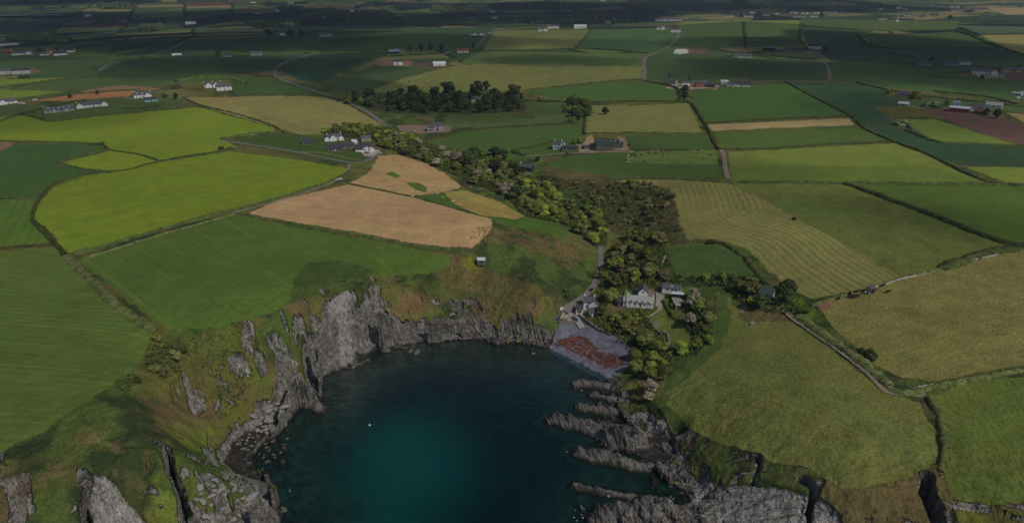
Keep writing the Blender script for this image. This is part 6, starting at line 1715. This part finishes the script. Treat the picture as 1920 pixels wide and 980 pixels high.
# feeder
def feeder():
    x, y, z = spot(1632, 548); root = empty("cattle_feeder", (x, y, z), math.radians(20)); tag(root, "grey metal cattle feeder with hay rack on the brown pasture", "cattle feeder")
    b = MB(); b.box(-1.8, 1.8, -1.4, 1.4, .3, .8)
    for a in (-1.75, 1.75):
        for c in (-1.35, 1.35): b.tube([(a, c, 0), (a, c, 3.2)], .09, 6)
    b.build("trough", M['wire'], root)
    b = MB(); b.add([(-2,-1.7,3.1),(2,-1.7,3.1),(2,0,3.9),(-2,0,3.9),(2,1.7,3.1),(-2,1.7,3.1),(-2,-1.7,3.0),(2,-1.7,3.0),(2,1.7,3.0),(-2,1.7,3.0)],[(0,1,2,3),(3,2,4,5),(6,9,8,7),(0,6,7,1),(4,8,9,5),(1,7,8,4,2),(0,3,5,9,6)]); b.build("roof", M['slate'], root)
    b = MB()
    for k in range(9): b.tube([(-1.7 + k * .42, -1.38, .8), (-1.7 + k * .42, -1.38, 2.0)], .03, 5); b.tube([(-1.7 + k * .42, 1.38, .8), (-1.7 + k * .42, 1.38, 2.0)], .03, 5)
    b.build("rack", M['wire'], root)
feeder()

# ------------------------------------------------------------------ boats, cars, things on the quay
def boat(u, v, yaw, mat, label, L=5.2, cover=False):
    x, y, z = spot(u, v); root = empty("boat", (x, y, z + .35), math.radians(yaw)); tag(root, label, "boat", "small boats ashore on the quay")
    b = MB(); n_ = 9; rings = []
    for i in range(n_):
        t_ = i / (n_ - 1); w = .95 * (1 - max(0, t_ - .45) ** 1.7 * 2.4) * (.9 + .1 * t_); w = max(w, .03)
        X = (t_ - .5) * L; sh = .62 + .3 * t_ ** 2; kb = .0 + .28 * max(0, t_ - .7)
        rings.append([(X, -w, sh), (X, -w * .82, kb + .22), (X, 0, kb), (X, w * .82, kb + .22), (X, w, sh)])
    vs_ = [p for r in rings for p in r]
    fs = [(i * 5 + j, i * 5 + j + 1, (i + 1) * 5 + j + 1, (i + 1) * 5 + j) for i in range(n_ - 1) for j in range(4)] + [(4, 3, 2, 1, 0)]
    b.add(vs_, fs); b.build("hull", M[mat], root)
    d = MB()
    top = [(r[0][0], r[0][1] * .9, (r[0][2] if cover else .3)) for r in rings] ; top2 = [(r[4][0], r[4][1] * .9, (r[4][2] if cover else .3)) for r in rings]
    mid_ = [(r[2][0], 0, (r[0][2] + .3 if cover else .3)) for r in rings]
    k = len(top); d.add(top + mid_ + top2, [(i, i + 1, k + i + 1, k + i) for i in range(k - 1)] + [(k + i, k + i + 1, 2 * k + i + 1, 2 * k + i) for i in range(k - 1)])
    d.build("cover" if cover else "deck", M['boat_blue' if cover else 'timber'], root)
    if not cover:
        d = MB(); d.box(-.2, .15, -.75, .75, .5, .58); d.box(-1.5, -1.15, -.75, .75, .5, .58); d.build("thwart", M['timber'], root)
        d = MB(); d.box(-L / 2 - .35, -L / 2 - .02, -.2, .2, .35, 1.15); d.build("outboard_motor", M['car_dark'], root)
    d = MB(); d.box(-1.6, -1.4, -.9, .9, -.35, .1); d.box(1.0, 1.2, -.6, .6, -.35, .25); d.build("cradle", M['timber'], root)
boat(1047,598,70,'boat_blue',"blue covered boat at the left of the quay",5,True)
boat(1055.5,597,68,'boat_white',"white open boat beside the blue covered one",5.2)
boat(1062.5,597.5,72,'boat_white',"smaller white boat at the right of the three",4.6)
def skiff():
    x, y, z = spot(1052, 604); root = empty("upturned_skiff", (x, y, z), math.radians(4)); tag(root, "long white upturned skiff on the quay edge in front of the boats", "skiff")
    b = MB(); b.tube([(-2.3, 0, .25), (-1.6, 0, .35), (0, 0, .42), (1.5, 0, .35), (2.4, 0, .2)], [.2, .42, .5, .42, .08], 8); b.build("hull", M['boat_white'], root)
    b = MB(); b.box(-2.2, 2.0, -.03, .03, .8, .93); b.build("keel", M['boat_white'], root)
skiff()
def car(u, v, yaw, mat, label, kind='car', L=4.3, W=1.75, H=1.45, name="parked_car"):
    x, y, z = spot(u, v); root = empty(name, (x, y, z), math.radians(yaw)); tag(root, label, kind)
    b = MB()
    if kind == 'van':
        pr = [(-.5, .3), (-.5, 1.0), (-.3, 1.06), (.3, 1.06), (.4, .98), (.5, .62), (.5, .3)]
    else:
        pr = [(-.5, .3), (-.5, .62), (-.42, .68), (-.3, 1.0), (.12, 1.0), (.27, .68), (.48, .58), (.5, .3)]
    vs_ = []
    for sg in (-1, 1):
        for (a, h) in pr: vs_.append((a * L, sg * W / 2 * (1 if h < .7 else .86), h * H - .1))
    k = len(pr)
    b.add(vs_, [tuple(range(k)), tuple(range(2 * k - 1, k - 1, -1))] + [(i + k, (i + 1) % k + k, (i + 1) % k, i) for i in range(k)])
    b.build("body", M[mat], root)
    g_ = MB()
    if kind == 'van': g_.box(.33 * L, .43 * L, -W * .40, W * .40, .72 * H, .93 * H)
    else:
        for sg in (-1, 1): g_.box(-.3 * L, .14 * L, sg * W * .445 - .02, sg * W * .445 + .02, .64 * H, .84 * H)
        g_.add([(.16*L,-.7,.93*H),(.16*L,.7,.93*H),(.29*L,.7,.62*H),(.29*L,-.7,.62*H)],[(0,1,2,3)])
    g_.build("windscreen", M['glass'], root)
    for a in (-.31, .31):
        for sg in (-1, 1):
            w_ = MB(); w_.tube([(a * L, sg * (W / 2 - .18), .32), (a * L, sg * (W / 2 + .02), .32)], .32, 10); w_.build("wheel", M['rubber'], root)
car(1080.5,600,118,'van',"grey blue van parked above the slipway",'van',6.2,2.2,2.5,"parked_van")
car(1053,580,75,'car_white',"white car with orange rear parked at the quay edge",'car',4.4,1.9,1.6)
car(1109,544,60,'car_dark',"dark car parked by the narrow lane above the cove")
car(1064,289,5,'car_red',"dark red car in front of the green roofed annexe")
car(688,287,10,'car_red',"dark red car at the white house by the lane")
car(664,281,20,'car_dark',"dark car between the stone barns")
car(1108,291,0,'car_white',"white car on the farm track") if False else None
car(633,338,25,'car_silver',"silver car on the track beside the tan field")
car(638,337,25,'car_white',"white car behind the silver one beside the tan field")
car(1232,566,85,'car_silver',"silver car on the gravel drive") if False else None
car(1170,281,10,'car_dark',"dark tractor shaped vehicle right of the green barn") if False else None
def tarp(u, v, s_, label, mat='blue_tarp'):
    x, y, z = spot(u, v); V, F = ICO2
    Vn = V * (np.array([1.4, 1.1, .8]) * s_) * (1 + .15 * (vnoise(V[:, 0] * 3 + u, V[:, 1] * 3 + V[:, 2] * 2, 3) - .5))[:, None]; Vn[:, 2] = np.maximum(Vn[:, 2], -.2) 
    o = np_mesh("covered_heap", Vn, F, M[mat], smooth=False); o.location = (x, y, z); tag(o, label, "heap")
tarp(1103,284,1.2,"blue plastic covered heap at the farm yard"); tarp(1299,155,2.2,"bright blue covered stack by the brick house")
tarp(1113,271,1.8,"pale heap beside the big barn",'concrete'); tarp(1179,272,1.5,"dark heap right of the green barn",'rubber')
tarp(776,247,2.5,"earth mound on the building site",'dirt'); tarp(737,113,2.2,"small yellow mound behind the new white house",'orange') if False else None
def caravan(u, v, yaw, label, L=6):
    x, y, z = spot(u, v); root = empty("caravan", (x, y, z), math.radians(yaw)); tag(root, label, "caravan")
    b = MB(); k = [(-.5,.3),(-.5,.85),(-.42,1),(.42,1),(.5,.85),(.5,.3)]; vs_ = [(a*L,sg*1.15,h*2.6) for sg in (-1,1) for a,h in k]; n_ = len(k)
    b.add(vs_, [tuple(range(n_)), tuple(range(2*n_-1,n_-1,-1))] + [(i+n_,(i+1)%n_+n_,(i+1)%n_,i) for i in range(n_)]); b.build("body", M['car_white'], root)
    g_ = MB(); g_.box(-.35*L,-.1*L,-1.18,-1.14,1.4,2.1); g_.box(.1*L,.35*L,-1.18,-1.14,1.4,2.1); g_.build("window", M['glass'], root)
    for sg in (-1, 1): w_ = MB(); w_.tube([(0, sg*1.0, .35), (0, sg*1.17, .35)], .35, 10); w_.build("wheel", M['rubber'], root)
caravan(41,196,0,"white caravan between the left cottages",7); caravan(66,190,5,"small white caravan above the stone house",5); caravan(1908,186,10,"white caravan below the mobile homes",5)
# small boat moored in the cove
def buoy():
    x, y = [float(q) for q in unproj(693, 797, 0.0)]
    root = empty("mooring_buoy", (x, y, 0)); tag(root, "small white buoy floating in the teal cove", "buoy")
    V, F = ICO2; o = np_mesh("float", V * .55, F, M['boat_white'], root, True); o.location = (0, 0, .2)
    b = MB(); b.tube([(0, 0, .6), (0, 0, 1.0)], .06, 6); b.build("mooring_ring", M['wire'], root)
buoy()
# bench in the pasture
def bench():
    x, y, z = spot(1410, 607); root = empty("picnic_bench", (x, y, z), math.radians(70)); tag(root, "pale weathered bench alone in the pasture", "bench")
    b = MB(); b.box(-1.9, 1.9, -.35, .35, .66, .76); b.build("tabletop", M['concrete'], root)
    for sg in (-1, 1):
        b = MB(); b.box(-1.9, 1.9, sg * .75 - .16, sg * .75 + .16, .4, .47); b.build("seat", M['concrete'], root)
    for a in (-1.2, 1.2):
        b = MB(); b.box(a - .06, a + .06, -.85, .85, .33, .4); b.tube([(a, -.7, 0), (a, -.25, .68)], .06, 5); b.tube([(a, .7, 0), (a, .25, .68)], .06, 5); b.build("leg", M['timber'], root)
bench()

# ------------------------------------------------------------------ walls
def wall(pts, w, h, label, mat='stone', name="stone_wall", smooth=False, gap=0.0):
    W = line(pts, 6, smooth)
    seg = np.r_[0, np.cumsum(np.hypot(*np.diff(W, axis=0).T))]; n_ = max(3, int(seg[-1] / 1.2)); q = np.linspace(0, seg[-1], n_)
    x = np.interp(q, seg, W[:, 0]); y = np.interp(q, seg, W[:, 1]); dx = np.gradient(x); dy = np.gradient(y); L = np.hypot(dx, dy) + 1e-9; nx, ny = -dy / L, dx / L
    hz = height(x, y); rs = np.random.default_rng(int(pts[0][0])); hh_ = h * rs.uniform(.85, 1.12, n_)
    if gap: hh_ = np.where(vnoise(q / 6, q * 0, 9) < gap, .05, hh_)
    V = np.stack([np.stack([x + nx * w * a, y + ny * w * a, hz + hh_ * b_ - .3 * (b_ == 0)], -1) for a, b_ in ((-.5, 0), (-.42, 1), (.42, 1), (.5, 0))], 1).reshape(-1, 3)
    F = [(i * 4 + j, i * 4 + j + 1, (i + 1) * 4 + j + 1, (i + 1) * 4 + j)[::-1] for i in range(n_ - 1) for j in range(3)] + [(0, 1, 2, 3), (n_ * 4 - 1, n_ * 4 - 2, n_ * 4 - 3, n_ * 4 - 4)]
    tag(np_mesh(name, V, F, M[mat]), label, "wall")
wall([(1047,607),(1060,608),(1077,607)], .9, 2.2, "dark stone quay wall above the shingle")
wall([(1084,592),(1100,604),(1118,618),(1145,630)], .8, 1.6, "stone wall running from the slipway behind the beach")
wall([(1216,600),(1222,612),(1232,622),(1240,628)], .8, 1.2, "dark stone garden wall on the left of the lawn")
wall([(1240,622),(1252,628),(1255,642),(1253,650)], 1.6, .9, "low broken stone wall at the foot of the lawn")
wall([(1262,596),(1280,606),(1293,617)], .7, 1.0, "stone garden wall along the right side of the lawn")
wall([(1620,544),(1660,533),(1690,523),(1722,516),(1752,509)], .45, .5, "broken line of white stones along the brown pasture", 'boulder_white', gap=.5)
wall([(1808,492),(1840,484),(1870,478)], .45, .5, "short line of white stones below the scrubby bank", 'boulder_white', gap=.35)
wall([(1712,728),(1740,723),(1775,717)], .8, .6, "pale stony bank left of the lower right pasture", 'boulder_white', gap=.5)
wall([(1248,480),(1244,488),(1240,498)], 1.2, .8, "row of white stones on the small green field", 'boulder_white', gap=.4)
wall([(1042,605),(1048,590),(1050,580),(1058,578)], .15, 1.0, "pale fence at the seaward edge of the car park", 'timber', "fence")

# ------------------------------------------------------------------ boulders
def boulder_proto(seed, mat, name="boulder"):
    V, F = ICO2; rs = np.random.default_rng(seed)
    ax = rs.normal(0, 1, (9, 3)); ax /= np.linalg.norm(ax, axis=1, keepdims=True)
    Vn = V.copy()
    for a in ax:                                           # flat broken faces
        d = Vn @ a; lim = rs.uniform(.5, .8)
        Vn = Vn - np.outer(np.maximum(d - lim, 0), a)
    Vn = Vn * np.array([1.25, .85, .65])
    o = np_mesh(name, Vn, F, M[mat]); return o
BP = {}
def boulder(x, y, s, mat, label, group, zoff=0.0, seed=None, name="boulder"):
    key = (mat, name, (seed if seed is not None else random.randint(0, 3)))
    if key not in BP: BP[key] = o = boulder_proto(hash(key[2]) % 50 + len(BP), mat, name)
    else: o = BP[key].copy(); COL.objects.link(o)
    o.location = (x, y, max(float(height(x, y)), -.4) + .25 * s + zoff); o.rotation_euler = (random.uniform(-.3, .3), random.uniform(-.3, .3), random.uniform(0, 6.28))
    o.scale = (s, s * random.uniform(.7, 1.1), s * random.uniform(.7, 1.0)); tag(o, label, "boulder" if name == "boulder" else "rock", group)
for x, y in scatter([(472,775),(500,752),(540,756),(553,772),(530,800),(500,815),(470,812)], 2.5, 130):
    boulder(x, y, random.uniform(1.0, 2.3), 'boulder', "grey angular boulder in the rockfall at the foot of the left slope", "boulders of the big rockfall")
for x, y in scatter([(432,806),(470,806),(480,830),(462,850),(440,838)], 2.2, 60):
    boulder(x, y, random.uniform(.4, .9), 'boulder', "pale stone on the small boulder beach under the left slope", "stones of the small boulder beach")
for x, y in scatter([(478,820),(530,800),(548,812),(530,850),(490,880),(474,850)], 3.6, 60):
    boulder(x, y, random.uniform(.5, 1.3), 'boulder_dark', "dark wet boulder at the water's edge below the rockfall", "wet boulders in the shallows")
for x, y in scatter([(370,905),(430,900),(470,950),(440,985),(370,985),(340,950)], 3.4, 60):
    boulder(x, y, random.uniform(.9, 1.9), 'boulder', "blocky grey boulder on the bottom left headland", "boulders on the bottom left headland")
for x, y in scatter([(1245,875),(1290,880),(1300,925),(1270,930),(1245,905)], 3.4, 40):
    boulder(x, y, random.uniform(.4, 1.0), 'boulder_dark', "dark wet boulder in the small inlet on the right shore", "wet boulders in the right hand inlet")
for x, y in scatter([(700,652),(780,640),(850,634),(930,640),(1020,650),(1035,640),(940,628),(850,622),(760,636)], 3.8, 120):
    boulder(x, y, random.uniform(.5, 1.3), 'boulder', "grey boulder along the foot of the back cliff", "boulders under the back cliff")
for i, (u, v, s, lab) in enumerate([(722,657,4.0,"large brown sea rock off the back shore, left of two"),(783,660,3.2,"smaller brown sea rock off the back shore, right of two"),(770,658,2.2,"low rock touching the smaller sea rock"),(999,662,1.3,"pale rock awash off the beach"),
    (531,954,2.0,"tan rock islet at the bottom left of the water"),(543,919,1.5,"small dark rock in the shallows left of the cove"),(1090,731,1.0,"small pale rock beside the first reef"),(475,960,3.5,"tan standing slab at the bottom left headland"),(1140,930,1.0,"pale rock on the lowest reef")]):
    x, y = [float(q) for q in unproj(u, v, 0.0)]
    boulder(x, y, s, 'boulder' if i not in (0, 1, 2, 5, 4) else 'boulder_dark', lab, None, -.1 * s, seed=i, name="sea_rock")
